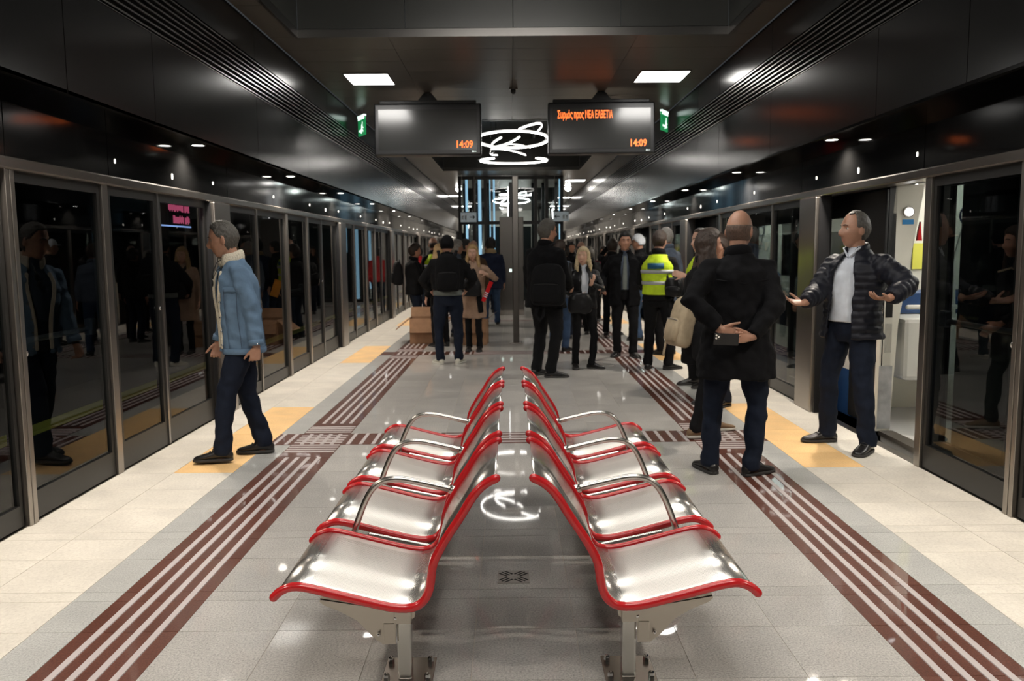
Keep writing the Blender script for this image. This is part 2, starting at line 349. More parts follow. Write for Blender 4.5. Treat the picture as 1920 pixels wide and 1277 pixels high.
# ---------------------------------------------------------------- side walls with platform screen doors
PER = 5.62; Z0 = 2.43; ZR0, ZR1 = 1.99, 2.06
def wall(side, s):
    nm = 'left' if s < 0 else 'right'
    xf = lambda d: X(s, d)
    def bx(d0, d1, y0, y1, z0, z1): return MB().bb(xf(d0), xf(d1), y0, y1, z0, z1)
    W = empty('wall_'+nm, (xf(2.9), 0, 0), kind='structure')
    def P(q, name, m, par=W, **k):
        o = q.obj(name, m, None, **k); o.parent = par; o.matrix_parent_inverse = Matrix.Translation(-Vector(par.location)) if par.location.length else Matrix.Identity(4); return o
    brk = []
    k = -2
    while True:
        base = PER*k
        for off in (4.60, 5.77, 8.17): brk.append(base+off)
        k += 1
        if base > END: break
    brk = [BEG]+[q for q in brk if BEG+.5 < q < END-.3]+[END]
    for a, b in zip(brk[:-1], brk[1:]):
        P(bx(2.80, 2.86, a+.005, b-.005, ZR1-.02, Z0), 'fascia_panel', 'fascia')
        a2, b2 = a+.2, b+.2
        P(bx(2.54, 2.58, a2+.004, min(b2, END+.1)-.004, Z0, 3.06), 'upper_panel', 'wall')
        P(bx(2.54, 2.58, a2+.004, min(b2, END+.1)-.004, 3.41, 3.74), 'top_panel', 'wall')
    P(bx(2.54, 2.86, BEG, END, Z0, Z0+.02), 'soffit', 'fascia')
    P(bx(2.62, 2.66, BEG, END, 2.45, 3.8), 'backing', 'void')
    for k in range(8):
        z = 3.08+.0435*k
        P(MB().prism([(xf(2.54), z), (xf(2.54), z+.012), (xf(2.60), z+.034), (xf(2.60), z+.022)], BEG, END), 'louvre_slat', 'louvre')
    P(bx(2.54, 2.6, BEG, END, 3.055, 3.065), 'lower_grille_trim', 'louvre')
    P(bx(2.76, 2.9, BEG, END, ZR0, ZR1), 'head_rail', 'rail', bevel=.012)
    P(bx(2.85, 2.9, BEG, END, ZR1-.01, 3.8), 'rear_panel', 'void')
    # threshold
    P(bx(2.79, 2.86, BEG, END, -.02, .002), 'threshold', 'steel')
    # downlights in the soffit and pilot lamps on the fascia
    k = -2
    while 4.15+2.93*k < END-1:
        y = 4.15+2.93*k; k += 1; nth = k-2
        L = empty('downlight', (xf(2.66), y, Z0), label=('%s round downlight from the near end in the %s black soffit' % (ORD[nth-1], nm)) if nth > 0 else 'round downlight in the %s black soffit, beside or behind the camera' % nm, cat='downlight', group='downlights over the %s doors' % nm)
        q = MB().rings([[(.05*math.cos(a), .05*math.sin(a), z) for a in (2*PI*i/16 for i in range(16))] for z in (-.003, .01)]).obj('lamp_glass', 'down', L)
        rr = [[((.05+dx)*math.cos(a), (.05+dx)*math.sin(a), dz) for dx, dz in ((0, 0), (0, -.006), (.012, -.006), (.014, 0))] for a in (2*PI*i/16 for i in range(16))]
        MB().rings(rr, closed=True).obj('trim_ring', 'black', L)
        ld = bpy.data.lights.new('downlight_beam', 'SPOT'); ld.energy = K_SPOT; ld.spot_size = R(145); ld.spot_blend = .8; ld.color = (1, .9, .78); ld.shadow_soft_size = .05
        lo = bpy.data.objects.new('downlight_beam', ld); COL.objects.link(lo); lo.parent = L; lo.location = (0, 0, -.02)
    k = 0
    for base in [PER*i for i in range(-1, 8)]:
        for off, w_, h_, m_ in ((5.87, .012, .02, 'down'), (6.85, .022, .032, 'down'), (7.78, .01, .02, 'down'), (9.75, .012, .02, 'down')):
            y = base+off
            if y > 42 or y < 4: continue
            z = 2.17 if off != 6.85 else 2.15
            q = MB().limb([(xf(2.80), y, z-h_/2), (xf(2.80), y, z+h_/2)], (.008, w_/2), n=8, hint=(1, 0, 0))
            P(q, 'pilot_lamp', 'pilot')
    return W
M['pilot'] = mat('pilot_lamp_glass', (.9, .9, .9), .4, emit=(1, .93, .8), es=3)
WL = wall(0, -1); WR = wall(0, 1)

dn = [0]
def doors(s, base, opened=False, nopen=0):
    """one module of platform screen doors: escape door, sliding door pair, post, fixed panes"""
    xf = lambda d: X(s, d)
    dn[0] += 1
    D = empty('door_%d' % dn[0], (xf(2.8), base+6.5, 0), kind='structure')
    def ch(q, name, m, par=None, **k):
        p = par or D
        if p is D: q.xf(Matrix.Translation((-D.location.x, -D.location.y, 0))); 
        else: q.xf(Matrix.Translation((-D.location.x, -D.location.y, 0)))
        return q.obj(name, m, p, **k)
    def bx(d0, d1, y0, y1, z0=0, z1=ZR0): return MB().bb(xf(d0), xf(d1), base+y0, base+y1, z0, z1)
    ch(bx(2.77, 2.86, 4.535, 4.572), 'steel_post', 'steel', bevel=.004); ch(bx(2.77, 2.86, 4.58, 4.62), 'steel_post', 'steel', bevel=.004)
    ch(bx(2.78, 2.86, 5.62, 5.70), 'steel_post', 'steel', bevel=.004)
    ch(bx(2.73, 2.86, 7.60, 8.02), 'wide_post', 'steel', bevel=.01)
    ch(bx(2.79, 2.86, 9.03, 9.07), 'mullion', 'steel')
    ch(bx(2.76, 2.86, 7.57, 7.60), 'dark_jamb', 'black')
    def leaf(y0, y1, name, fr=.06, bot=.2, m='darkframe', off=0, top=.06):
        f = MB(); d0, d1 = 2.80+off, 2.845+off
        for a, b, z0, z1 in ((y0, y0+fr, .01, ZR0), (y1-fr, y1, .01, ZR0), (y0+fr, y1-fr, .01, bot), (y0+fr, y1-fr, ZR0-top, ZR0)):
            f.bb(xf(d0), xf(d1), base+a, base+b, z0, z1)
        F = ch(f, name, m)
        ch(bx(d0+.015, d0+.027, y0+fr-.01, y1-fr+.01, bot-.01, ZR0-top+.01), 'glass_pane', 'glass', F)
        return F
    E = leaf(4.63, 5.615, 'escape_door', .035, .17)
    z = 1.04                                   # push bar
    ch(MB().limb([(xf(2.88), base+4.72, z-.01), (xf(2.88), base+5.56, z-.01)], .018, n=8), 'push_bar', 'black', E, smooth=True)
    ch(bx(2.85, 2.9, 5.5, 5.58, z-.05, z+.06), 'bar_latch', 'black', E, bevel=.01)
    ch(MB().limb([(xf(2.79), base+4.65, .97), (xf(2.81), base+4.65, .97)], .016, n=12, ends='ff'), 'lock', 'chrome', E, smooth=True)
    if not opened:
        a = leaf(5.705, 6.515, 'sliding_leaf'); b = leaf(6.525, 7.57, 'sliding_leaf')
        ch(bx(2.79, 2.8, 6.505, 6.535, .01, ZR0), 'seal', 'louvre', a)
        ch(MB().limb([(xf(2.79), base+6.47, 1.1), (xf(2.805), base+6.47, 1.1)], .012, n=10, ends='ff'), 'lock', 'chrome', a, smooth=True)
    else:
        leaf(7.63, 8.6, 'sliding_leaf', off=.05); leaf(4.72, 5.69, 'sliding_leaf', .11, off=.09)
    leaf(8.03, 9.025, 'fixed_panel', .03, .13); leaf(9.075, 10.145, 'fixed_panel', .03, .13)
    return D
dl = [doors(-1, PER*k) for k in range(-1, 7)]
dr_ = [doors(1, PER*k, opened=(k in (0, 1, 2))) for k in range(-1, 7)]
# tunnel side, left: dark wall, maintenance ledge with yellow edge line, reflection of a small display
tl = tag(MB().bb(-7.2, -7.0, BEG, END, -1.2, 4).obj('wall_left_tunnel', 'void'), kind='structure')
tag(MB().bb(-7.0, -2.81, BEG, END, -1.25, -1.2).obj('floor_track_bed', 'void'), kind='structure')
tag(MB().bb(-7.0, -2.9, BEG, END, 3.8, 3.9).obj('ceiling_left_tunnel', 'void'), kind='structure')
tag(MB().bb(-4.32, -4.14, BEG, END, -.03, .0).obj('trim_1', 'olive'), kind='structure')
tag(MB().bb(-5.2, -4.12, BEG, END, -1.2, -.03).obj('trim_2', 'void'), kind='structure')
M['trainfloor'] = mat('pale_train_floor', (.6, .58, .55), .35)
M['film'] = mat('grey_protective_film', (.42, .42, .42), .4, nz=.3, bs=8)
M['stickerblue'] = mat('blue_sticker', (.02, .25, .6), .4)
M['notice'] = mat('yellow_notice', (.75, .72, .1), .5)
M['trainlamp'] = mat('train_ceiling_lamp', (.9, .9, .9), .4, emit=(1, .98, .92), es=K_TRAIN)
M['bluelit'] = mat('reflected_blue_edge', (.3, .4, .8), .4, emit=(.35, .5, 1), es=1.2)
M['pink'] = mat('reflected_pink_led', (.6, .1, .2), .4, emit=(.8, .12, .25), es=.8)
M['signwhite2'] = mat('pale_pictogram', (.62, .68, .7), .4)
M['down2'] = mat('white_light_strip', (.9, .9, .9), .4, emit=(1, 1, 1), es=3)
# ---------------------------------------------------------------- ceiling with coffers
ZC = 3.74
ceil = empty('ceiling', (C0, 0, ZC), kind='structure')
def cp(q, name, m, par=None, **k):
    q.xf(Matrix.Translation((-C0, 0, -ZC))); return q.obj(name, m, par or ceil, **k)
COF = [(-.05, 8.85, 2.23), (14.5, 23.4, 1.9), (29.9, 38.8, 1.9)]
def pan(x0, x1, y0, y1): cp(MB().bb(C0+x0+.002, C0+x1-.002, y0+.002, y1-.002, ZC, ZC+.03), 'ceiling_panel', 'ceil')
edges = [BEG]+[q for c in COF for q in c[:2]]+[END]
for i in range(0, len(edges), 2):
    a, b = edges[i], edges[i+1]; n = max(1, round((b-a)/.56))
    for k in range(n):
        y0, y1 = a+(b-a)*k/n, a+(b-a)*(k+1)/n
        for x0, x1 in ((-2.52, -1.3), (-1.3, 0), (0, 1.3), (1.3, 2.52)): pan(x0, x1, y0, y1)
for a, b, hw in COF:
    n = round((b-a)/1.1)
    for k in range(n):
        y0, y1 = a+(b-a)*k/n, a+(b-a)*(k+1)/n
        pan(-2.52, -hw, y0, y1); pan(hw, 2.52, y0, y1)
    H_ = 4.6 if a < 29 else 7.5
    for y_ in (a, b):
        s = -1 if y_ == a else 1; ns = 4
        for k in range(ns):
            x0, x1 = -hw+2*hw*k/ns, -hw+2*hw*(k+1)/ns
            cp(MB().bb(C0+x0+.003, C0+x1-.003, y_+.0, y_+s*.03, ZC+.08, H_), 'coffer_panel', 'coffer')
        cp(MB().bb(C0-hw, C0+hw, y_-.002*s, y_+s*.03, ZC-.006, ZC+.075), 'coffer_trim', 'darktrim')
    for s in (-1, 1):
        ns = 6
        for k in range(ns):
            y0, y1 = a+(b-a)*k/ns, a+(b-a)*(k+1)/ns
            cp(MB().bb(C0+s*hw, C0+s*(hw+.03), y0+.003, y1-.003, ZC+.08, H_), 'coffer_panel', 'coffer')
        cp(MB().bb(C0+s*(hw-.002), C0+s*(hw+.03), a, b, ZC-.006, ZC+.075), 'coffer_trim', 'darktrim')
    cp(MB().bb(C0-hw, C0+hw, a, b, H_, H_+.05), 'coffer_top', 'coffer')
cp(MB().bb(C0-2.6, C0+2.6, BEG, END, 7.6, 7.65), 'roof_slab', 'void')
tag(MB().bb(-7.2, 7.2, BEG-.1, BEG, -1.2, 4.2).obj('wall_back', 'wall'), kind='structure')
# ceiling lights
def panel_light(x, y, w_, l_, lab, grp=None):
    L = empty('ceiling_light', (x, y, ZC), label=lab, cat='ceiling light', group=grp)
    MB().bb(-w_/2, w_/2, -l_/2, l_/2, -.012, 0).obj('diffuser', 'white', L)
    f = MB()
    for a in ((-w_/2-.015, -w_/2, -l_/2-.015, l_/2+.015), (w_/2, w_/2+.015, -l_/2-.015, l_/2+.015), (-w_/2, w_/2, -l_/2-.015, -l_/2), (-w_/2, w_/2, l_/2, l_/2+.015)): f.bb(*a, -.014, .0)
    f.obj('frame', 'rail', L)
panel_light(-1.79, 10.95, .54, .66, 'square glowing ceiling light over the blank left departure screen')
panel_light(1.96, 10.93, .60, .66, 'square glowing ceiling light over the right departure screen')
panel_light(2.1, 27.0, .6, .66, 'glowing ceiling light far along the platform, the nearest on the right behind the screens')
panel_light(-2.05, 27.0, .5, .5, 'glowing ceiling light far along the platform on the left, just past the round lamp') if False else None
for s, y, t in ((1, 35.6, 'nearest'), (-1, 34.0, 'nearer'), (1, 42.5, 'middle'), (-1, 42.0, 'farther'), (1, 45.5, 'farthest')):
    panel_light(C0+s*2.25, y, .5, .6, '%s small ceiling light past the %s direction sign' % (t, 'right' if s > 0 else 'left'), 'ceiling lights at the far %s end' % ('right' if s > 0 else 'left'))
for x, y, lab in ((-1.8, 29.5, 'round ceiling lamp above the left direction sign'), (2.05, 29.6, 'round ceiling lamp above the right direction sign')):
    L = empty('ceiling_lamp', (x, y, ZC), label=lab, cat='ceiling lamp')
    MB().limb([(0, 0, -.05), (0, 0, -.035)], .11, n=18, ends='rf').obj('lamp_glass', 'down', L, smooth=True)
    MB().limb([(0, 0, -.035), (0, 0, 0)], .14, n=18, ends='ff').obj('housing', 'black', L)
# smoke detector
L = empty('smoke_detector', (.06, 11.65, ZC), label='small round smoke detector on the ceiling between the two departure screens', cat='smoke detector')
MB().limb([(0, 0, -.02), (0, 0, 0)], .06, n=16, ends='ff').obj('base', 'steel', L); MB().limb([(0, 0, -.05), (0, 0, -.02)], .035, n=14, ends='rf').obj('sensor', 'black', L)
# ring light sculptures: a tilted hoop with looping strokes of light tube
def hoop(r, z, tilt, a0, a1, n=48, ph=0, rx=1):
    return [(r*rx*math.cos(a), r*math.sin(a), z+tilt*math.sin(a+ph)*r) for a in (R(a0)+(R(a1)-R(a0))*i/n for i in range(n+1))]
def ring_light(loc, strokes, lab, top=4.6):
    L = empty('ring_light', loc, label=lab, cat='pendant light')
    for pts, r in strokes:
        MB().limb(pts, r, n=8).obj('light_tube', 'ring', L, smooth=True)
        MB().limb([(p[0], p[1], p[2]+r+.012) for p in pts], (.012, .06), n=4, hint=(0, 0, 1)).obj('channel', 'black', L)
    for a in (40, 140, 220, 320):
        x, y = .55*math.cos(R(a)), .55*math.sin(R(a)); MB().limb([(x, y, 0), (x, y, top-loc[2])], .003, n=5).obj('cable', 'black', L)
def bez(p, n=16):
    P_ = [Vector(q) for q in p]; o = []
    for i in range(n+1):
        t = i/n; q = P_[:]
        while len(q) > 1: q = [a.lerp(b, t) for a, b in zip(q[:-1], q[1:])]
        o.append(tuple(q[0]))
    return o
ringA = [(hoop(.70, 0, -.10, -10, 345), .012),
         (bez([(-.22, .1, .06), (-.5, .1, -.08), (-.58, .1, -.22), (-.1, .1, -.12), (.14, .1, .07)]), .012),
         (bez([(-.42, .1, -.16), (-.5, .1, -.30), (-.30, .1, -.28)]), .006), (bez([(-.4, .15, -.16), (-.1, .15, -.14), (.26, .15, -.28)]), .006),
         (bez([(.13, .2, .23), (.4, .2, .34), (.74, .2, .42), (.50, .2, .19)]), .012)]
ringB = [(hoop(.8, 0, .02, -50, 235), .014), (bez([(-.5, -.3, .15), (-.7, .2, .4), (0, .2, .5), (.4, 0, .3)]), .005)]
ring_light((.06, 16.5, 3.67), ringA, 'white looping ring light hanging between the two departure screens, upper one')
ring_light((.10, 20.2, 3.66), ringB, 'white ring light hanging lower and farther back beneath the looping one')
big = [([(p[0]*1.5, p[1]*1.6, p[2]) for p in q], min(.045, r*3.4)) for q, r in ringA+ringB]
ring_light((.05, 1.2, 3.85), big, 'white looping ring light in the nearest ceiling recess, overhead before the benches')
ring_light((.05, 5.4, 4.0), big, 'white ring light in the nearest ceiling recess over the benches')
ring_light((.05, 32.0, 3.4), ringA, 'white looping light far behind the lift shaft glass, left of the pair', 7.52)
ring_light((.35, 36.0, 3.9), ringB, 'white ring light far behind the lift shaft glass, the farther one', 7.52)
# ---------------------------------------------------------------- departure screens
def screen(x, lab, msg):
    S = empty('departure_screen', (x, 11.85, 3.225), label=lab, cat='screen'); S.rotation_euler.x = R(-4)
    w_, h_ = 1.50, .72
    MB().bb(-w_/2, w_/2, 0, .16, -h_/2, h_/2).obj('case', 'black', S, bevel=.02)
    MB().bb(-w_/2+.07, w_/2-.07, .03, .13, h_/2, h_/2+.05).obj('top_cover', 'black', S, bevel=.01)
    MB().bb(-w_/2+.06, w_/2-.06, -.004, .0, -h_/2+.07, h_/2-.085).obj('screen_glass', 'screen', S)
    MB().prism([(-.14, h_/2+.04), (.14, h_/2+.04), (.06, h_/2+.14), (-.06, h_/2+.14)], .02, .14).obj('bracket', 'black', S)
    MB().limb([(0, .08, h_/2+.12), (0, .05, 3.75-3.225)], .05, n=12, ends='ff').obj('drop_tube', 'black', S)
    text('14:09', 'clock_digits', 'led', .14, (w_/2-.115, -.006, -h_/2+.1), (PI/2, 0, 0), S, 'RIGHT', sx=.80)
    if msg: text(msg, 'led_message', 'led', .15, (-w_/2+.13, -.006, h_/2-.225), (PI/2, 0, 0), S, sx=.40)
    MB().bb(w_/2-.13, w_/2-.105, -.001, .0, -h_/2+.04, -h_/2+.055).obj('maker_mark', 'signwhite', S); MB().bb(w_/2-.1, w_/2-.07, -.001, .0, -h_/2+.043, -h_/2+.051).obj('maker_mark', 'signwhite', S)
screen(-1.145, 'black hanging departure screen showing only 14:09, the left of the pair', None)
screen(1.295, 'black hanging departure screen with an orange line of text above 14:09, on the right', 'Συρμός пρος ΝΕΑ ΕΛΒΕΤΙΑ')
# exit signs
def exit_sign(x, y, z, s, lab):
    S = empty('exit_sign', (x, y, z), R(-s*62), label=lab, cat='exit sign')
    MB().bb(-.16, .16, -.012, .012, -.14, .14).obj('panel', 'green', S)
    for t in (-1, 1):
        MB().bb(-.16, .16, t*.013, t*.0135, .1, .14).obj('white_edge', 'signwhite', S)
        MB().prism([(-.12, -.08), (.0, -.08), (.0, -.05), (-.12, -.05)], t*.013, t*.014).obj('arrow_shaft', 'signwhite', S)
        q = MB().limb([(.05, t*.013, .02), (.03, t*.013, -.04), (.0, t*.013, -.1)], .012, n=6).limb([(.04, t*.013, .0), (.09, t*.013, -.03)], .01, n=6).limb([(.03, t*.013, -.04), (.08, t*.013, -.08)], .012, n=6).ell((.06, t*.013, .05), (.018, .004, .018))
        q.obj('running_figure', 'signwhite', S)
    MB().bb(-.16, .16, -.02, .02, .14, .17).obj('lamp_housing', 'signwhite', S)
    for k in (-1, 1): MB().limb([(k*.1, 0, .17), (k*.1, 0, ZC-z)], .005, n=6).obj('rod', 'steel', S)
exit_sign(-2.3, 13.2, 3.47, 1, 'green exit sign hanging left of the left departure screen')
exit_sign(2.42, 13.2, 3.5, -1, 'green exit sign hanging right of the right departure screen')
# ---------------------------------------------------------------- pole, totem, lift shaft, far wall
L = empty('steel_pole', (.085, 13.6, 0), label='tall slim steel pole standing in the middle of the platform', cat='pole')
MB().bb(-.05, .05, -.05, .05, .01, 2.72).obj('shaft', 'darksteel', L, bevel=.01)
MB().bb(-.11, .11, -.11, .11, 0, .012).obj('base_plate', 'steel', L, bevel=.003)
for a in (-1, 1):
    for b in (-1, 1): MB().limb([(a*.085, b*.085, .01), (a*.085, b*.085, .03)], .012, n=6, ends='ff').obj('bolt', 'chrome', L)
L = empty('station_totem', (.03, 19.6, 0), label='wide dark steel totem standing behind the slim pole', cat='totem')
MB().bb(-.28, .28, -.09, .09, .0, 2.3).obj('body', 'darksteel', L, bevel=.01)
MB().bb(-.29, .29, -.1, .1, .0, .12).obj('plinth', 'rail', L)
for a in (-.2, .0): MB().bb(a-.06, a+.0, -.096, -.09, 1.02, 1.09).obj('button_plate', 'signwhite', L)
for a in (-.075, .075): MB().bb(a-.008, a+.008, -.05, -.03, 2.32, 3.0).obj('light_strip', 'down2', L)
MB().bb(-.055, .055, -.03, .06, 2.3, 3.1).obj('mast', 'darkframe', L)

# lift shaft
L = empty('lift_shaft', (C0, 26.5, 0), label='glass lift shaft with dark steel posts and cold blue light strips in the platform centre', cat='lift')
for x in (-1.55, -1.12, -.78, .72, 1.05, 1.5):
    for y in (-1.4, 1.4):
        MB().bb(x-.05, x+.05, y-.05, y+.05, 0, 3.735).obj('post', 'darkframe', L)
for x, ww, z0 in ((-1.38, .07, .4), (-1.0, .09, 0), (-.66, .03, 1.5), (-.55, .05, 1.5), (1.42, .04, 1.0)):
    MB().bb(x, x+ww, -1.42, -1.38, z0, 3.73).obj('light_strip', 'cyan', L)
for x0, x1 in ((-1.5, -1.17), (-1.07, -.83), (-.73, .67), (.77, 1.0), (1.1, 1.45)):
    MB().bb(x0, x1, -1.41, -1.4, .1, 3.73).obj('glass_pane', 'clear', L)
for z in (.05, 2.35, 3.68):
    MB().bb(-1.55, 1.5, -1.44, -1.36, z-.05, z+.05).obj('cross_beam', 'darkframe', L)
MB().bb(-.7, .6, -.9, .9, .0, 2.25).obj('lift_cabin', 'darkframe', L)
# direction signs
def dsign(x, s, lab):
    S = empty('direction_sign', (x, 24.5, 2.5), label=lab, cat='sign')
    MB().bb(-.23, .23, -.03, .03, -.14, .14).obj('panel', 'signgrey', S); MB().bb(-.24, .24, -.035, .035, .135, .16).obj('top_edge', 'black', S)
    a = [(-.03, .012), (.07, .012), (.05, .055), (.075, .055), (.125, 0), (.075, -.055), (.05, -.055), (.07, -.012), (-.03, -.012)]
    MB().prism([(s*(p[0]+.07), p[1]) for p in a], -.034, -.03).obj('arrow', 'black', S)
    for k in (0, 1): MB().bb(-s*(.17-.09*k)-.025, -s*(.17-.09*k)+.025, -.032, -.03, -.07, .05).obj('pictogram', 'signwhite2', S)
    for k in (-.18, .18): MB().limb([(k, 0, .15), (k, 0, ZC-2.5)], .008, n=6).obj('rod', 'steel', S)
dsign(-1.22, 1, 'grey hanging sign with a black arrow pointing right')
dsign(1.49, -1, 'grey hanging sign with a black arrow pointing left')
# far concourse: pale walls, stair balustrades, lights
far_ = empty('wall_far', (C0, END, 0), kind='structure')
def fp(q, name, m): q.xf(Matrix.Translation((-C0, -END, 0))); return q.obj(name, m, far_)
for s in (-1, 1):
    for k in range(3):
        fp(MB().bb(C0+s*(1.9+.5*k)+.01, C0+s*(2.4+.5*k)-.01, 48.2, 48.3, 0, 7), 'wall_panel', 'beigewall')
    fp(MB().bb(C0+s*2.5, C0+s*2.9, 46.9, 47.05, 0, 2.45), 'end_frame', 'black')
    fp(MB().bb(C0+s*2.5, C0+s*2.9, 47.0, 48.2, 2.43, 3.8), 'end_panel', 'wall')
for k in range(6): fp(MB().bb(C0-1.9+.63*k+.01, C0-1.9+.63*(k+1)-.01, 60, 60.1, 0, 7), 'wall_panel', 'beigewall')
fp(MB().bb(-8, 8, 60.1, 60.2, -1, 8), 'end_wall', 'beigewall')
fp(MB().bb(-8, 8, 47.2, 60.2, 5.2, 5.3), 'concourse_ceiling', 'ceil')
fp(MB().bb(C0-2.6, C0+2.6, 46.9, 47.0, 3.74, 7.6), 'header', 'coffer')
for i, (x, y) in enumerate(((-1.2, 50), (1.2, 50), (-.6, 55), (.8, 55), (-2.2, 47.6), (2.3, 47.6))):
    L = empty('ceiling_light', (x, y, 5.2 if y > 48 else 3.9), label='%s bright ceiling light of the far concourse beyond the lift' % ('front left', 'front right', 'rear left', 'rear right', 'outer left', 'outer right')[i], cat='ceiling light', group='far concourse ceiling lights')
    MB().bb(-.4, .4, -.4, .4, -.03, 0).obj('diffuser', 'white', L); MB().bb(-.43, .43, -.43, .43, -.02, .01).obj('frame', 'rail', L)
# escalator pair
for s in (-1, 1):
    L = empty('escalator', (C0+s*1.75, 38, 0), label='steel escalator rising behind the %s direction sign' % ('left' if s < 0 else 'right'), cat='escalator')
    for dx in (-.35, .35):
        MB().rings([[(dx-.04, 0, 0), (dx+.04, 0, 0), (dx+.04, 0, 1.0), (dx-.04, 0, 1.0)], [(dx-.04, 7.5, 4.0), (dx+.04, 7.5, 4.0), (dx+.04, 7.5, 5.0), (dx-.04, 7.5, 5.0)]]).obj('balustrade', 'steel', L)
        MB().limb([(dx, -.1, 1.03), (dx, 7.5, 5.03)], .035, n=6).obj('handrail', 'chrome', L)
    st = MB()
    for k in range(20): st.bb(-.3, .3, .375*k, .375*(k+1), -.1+.2*k*.99, .2*(k+.5))
    st.obj('steps', 'louvre', L)
    MB().rings([[(-.3, 0, -.1), (.3, 0, -.1), (.3, .1, 0), (-.3, .1, 0)], [(-.3, 7.5, 3.9), (.3, 7.5, 3.9), (.3, 7.6, 4.0), (-.3, 7.6, 4.0)]]).obj('underside', 'steel', L)
for y, e in ((50, 90), (56, 90)):
    ld = bpy.data.lights.new('concourse_lamp', 'AREA'); ld.energy = e; ld.size = 3; ld.color = (1, .96, .9)
    lo = bpy.data.objects.new('concourse_lamp', ld); COL.objects.link(lo); lo.location = (C0, y, 5.1)
# reflection of a display opposite, modelled as a glowing panel behind the left glass
L = empty('display_reflection', (-2.90, 7.22, 1.86), label='reflection of a small blue-edged display with pink text, modelled behind the left glass doors', cat='screen')
MB().bb(-.03, .0, -.36, .36, -.10, .13).obj('screen', 'black', L)
MB().bb(.0, .003, -.36, .36, -.105, -.092).obj('lit_edge', 'bluelit', L); MB().bb(.0, .003, -.36, -.345, -.10, .13).obj('lit_edge', 'bluelit', L)
rq = random.Random(3)
for z, n0 in ((.06, 0), (-.04, 4)):
    for k in range(n0, 20):
        if k in (14,): continue
        y_ = -.12+k*.023; MB().bb(.001, .003, y_, y_+.016, z-.022-rq.choice((0, .012)), z+.022+rq.choice((0, .012))).obj('text_mark', 'pink', L)
for y_ in (-.3, .3): MB().bb(-.03, -.015, y_-.02, y_+.02, .1, 1.95).obj('hanger', 'black', L)  # added supports for the reflection panel
# slim blue-lit edges of advertising screens by the wide posts
# ---------------------------------------------------------------- train on the right
T = empty('metro_train', (3.05, 6.7, 0), label='white, blue and black metro train standing behind the right platform doors with its door open', cat='train')
def tp(q, name, m, **k): q.xf(Matrix.Translation((-3.05, -6.7, 0))); return q.obj(name, m, T, **k)
XT = 3.08
TD = []                                    # train doorways (y0, y1)
for k in range(-1, 6): TD.append((5.64+PER*k, 6.78+PER*k))
segs = []; y = BEG
for a, b in TD: segs.append((y, a)); y = b
segs.append((y, END-8))
for a, b in segs:
    if b <= a+.1: continue
    tp(MB().bb(XT, XT+.06, a, b, .42, .66), 'white_band', 'whitep'); tp(MB().bb(XT, XT+.06, a, b, -.05, .42), 'blue_band', 'blue')
    tp(MB().bb(XT, XT+.06, a, b, -.3, -.05), 'white_skirt', 'whitep')
    tp(MB().bb(XT, XT+.06, a, b, .66, .95), 'black_band', 'black'); tp(MB().bb(XT, XT+.06, a, b, 1.8, 2.5), 'upper_band', 'black')
    m_ = (a+b)/2; wy = [a+.85, b-.75] if b-a > 3 else [a, b]
    tp(MB().bb(XT, XT+.06, a, wy[0], .95, 1.8), 'door_pocket', 'black'); tp(MB().bb(XT, XT+.06, wy[1], b, .95, 1.8), 'door_pocket', 'black')
    tp(MB().bb(XT+.02, XT+.03, wy[0], wy[1], .95, 1.8), 'window', 'glass')
    tp(MB().bb(XT-.03, XT, a, a+.62, .02, 2.0), 'door_leaf', 'black', bevel=.01); tp(MB().bb(XT-.03, XT, b-.6, b, .02, 2.0), 'door_leaf', 'black', bevel=.01)
tp(MB().bb(XT, XT+2.7, BEG, END-8, -.3, -.002), 'train_floor', 'trainfloor')
tp(MB().bb(XT, XT+2.7, BEG, END-8, 2.2, 2.5), 'train_ceiling', 'whitep')
tp(MB().bb(XT+2.6, XT+2.7, BEG, END-8, -.3, .95), 'far_side', 'cream_p'); tp(MB().bb(XT+2.6, XT+2.7, BEG, END-8, 1.8, 2.2), 'far_side', 'cream_p')
tp(MB().bb(XT+2.64, XT+2.66, BEG, END-8, .95, 1.8), 'far_window', 'glass')
for a, b in TD:
    tp(MB().bb(XT, XT+.2, a, b, 2.03, 2.2), 'door_header', 'black'); tp(MB().bb(XT-.02, XT+.1, a, b, -.03, .004), 'door_sill', 'steel')
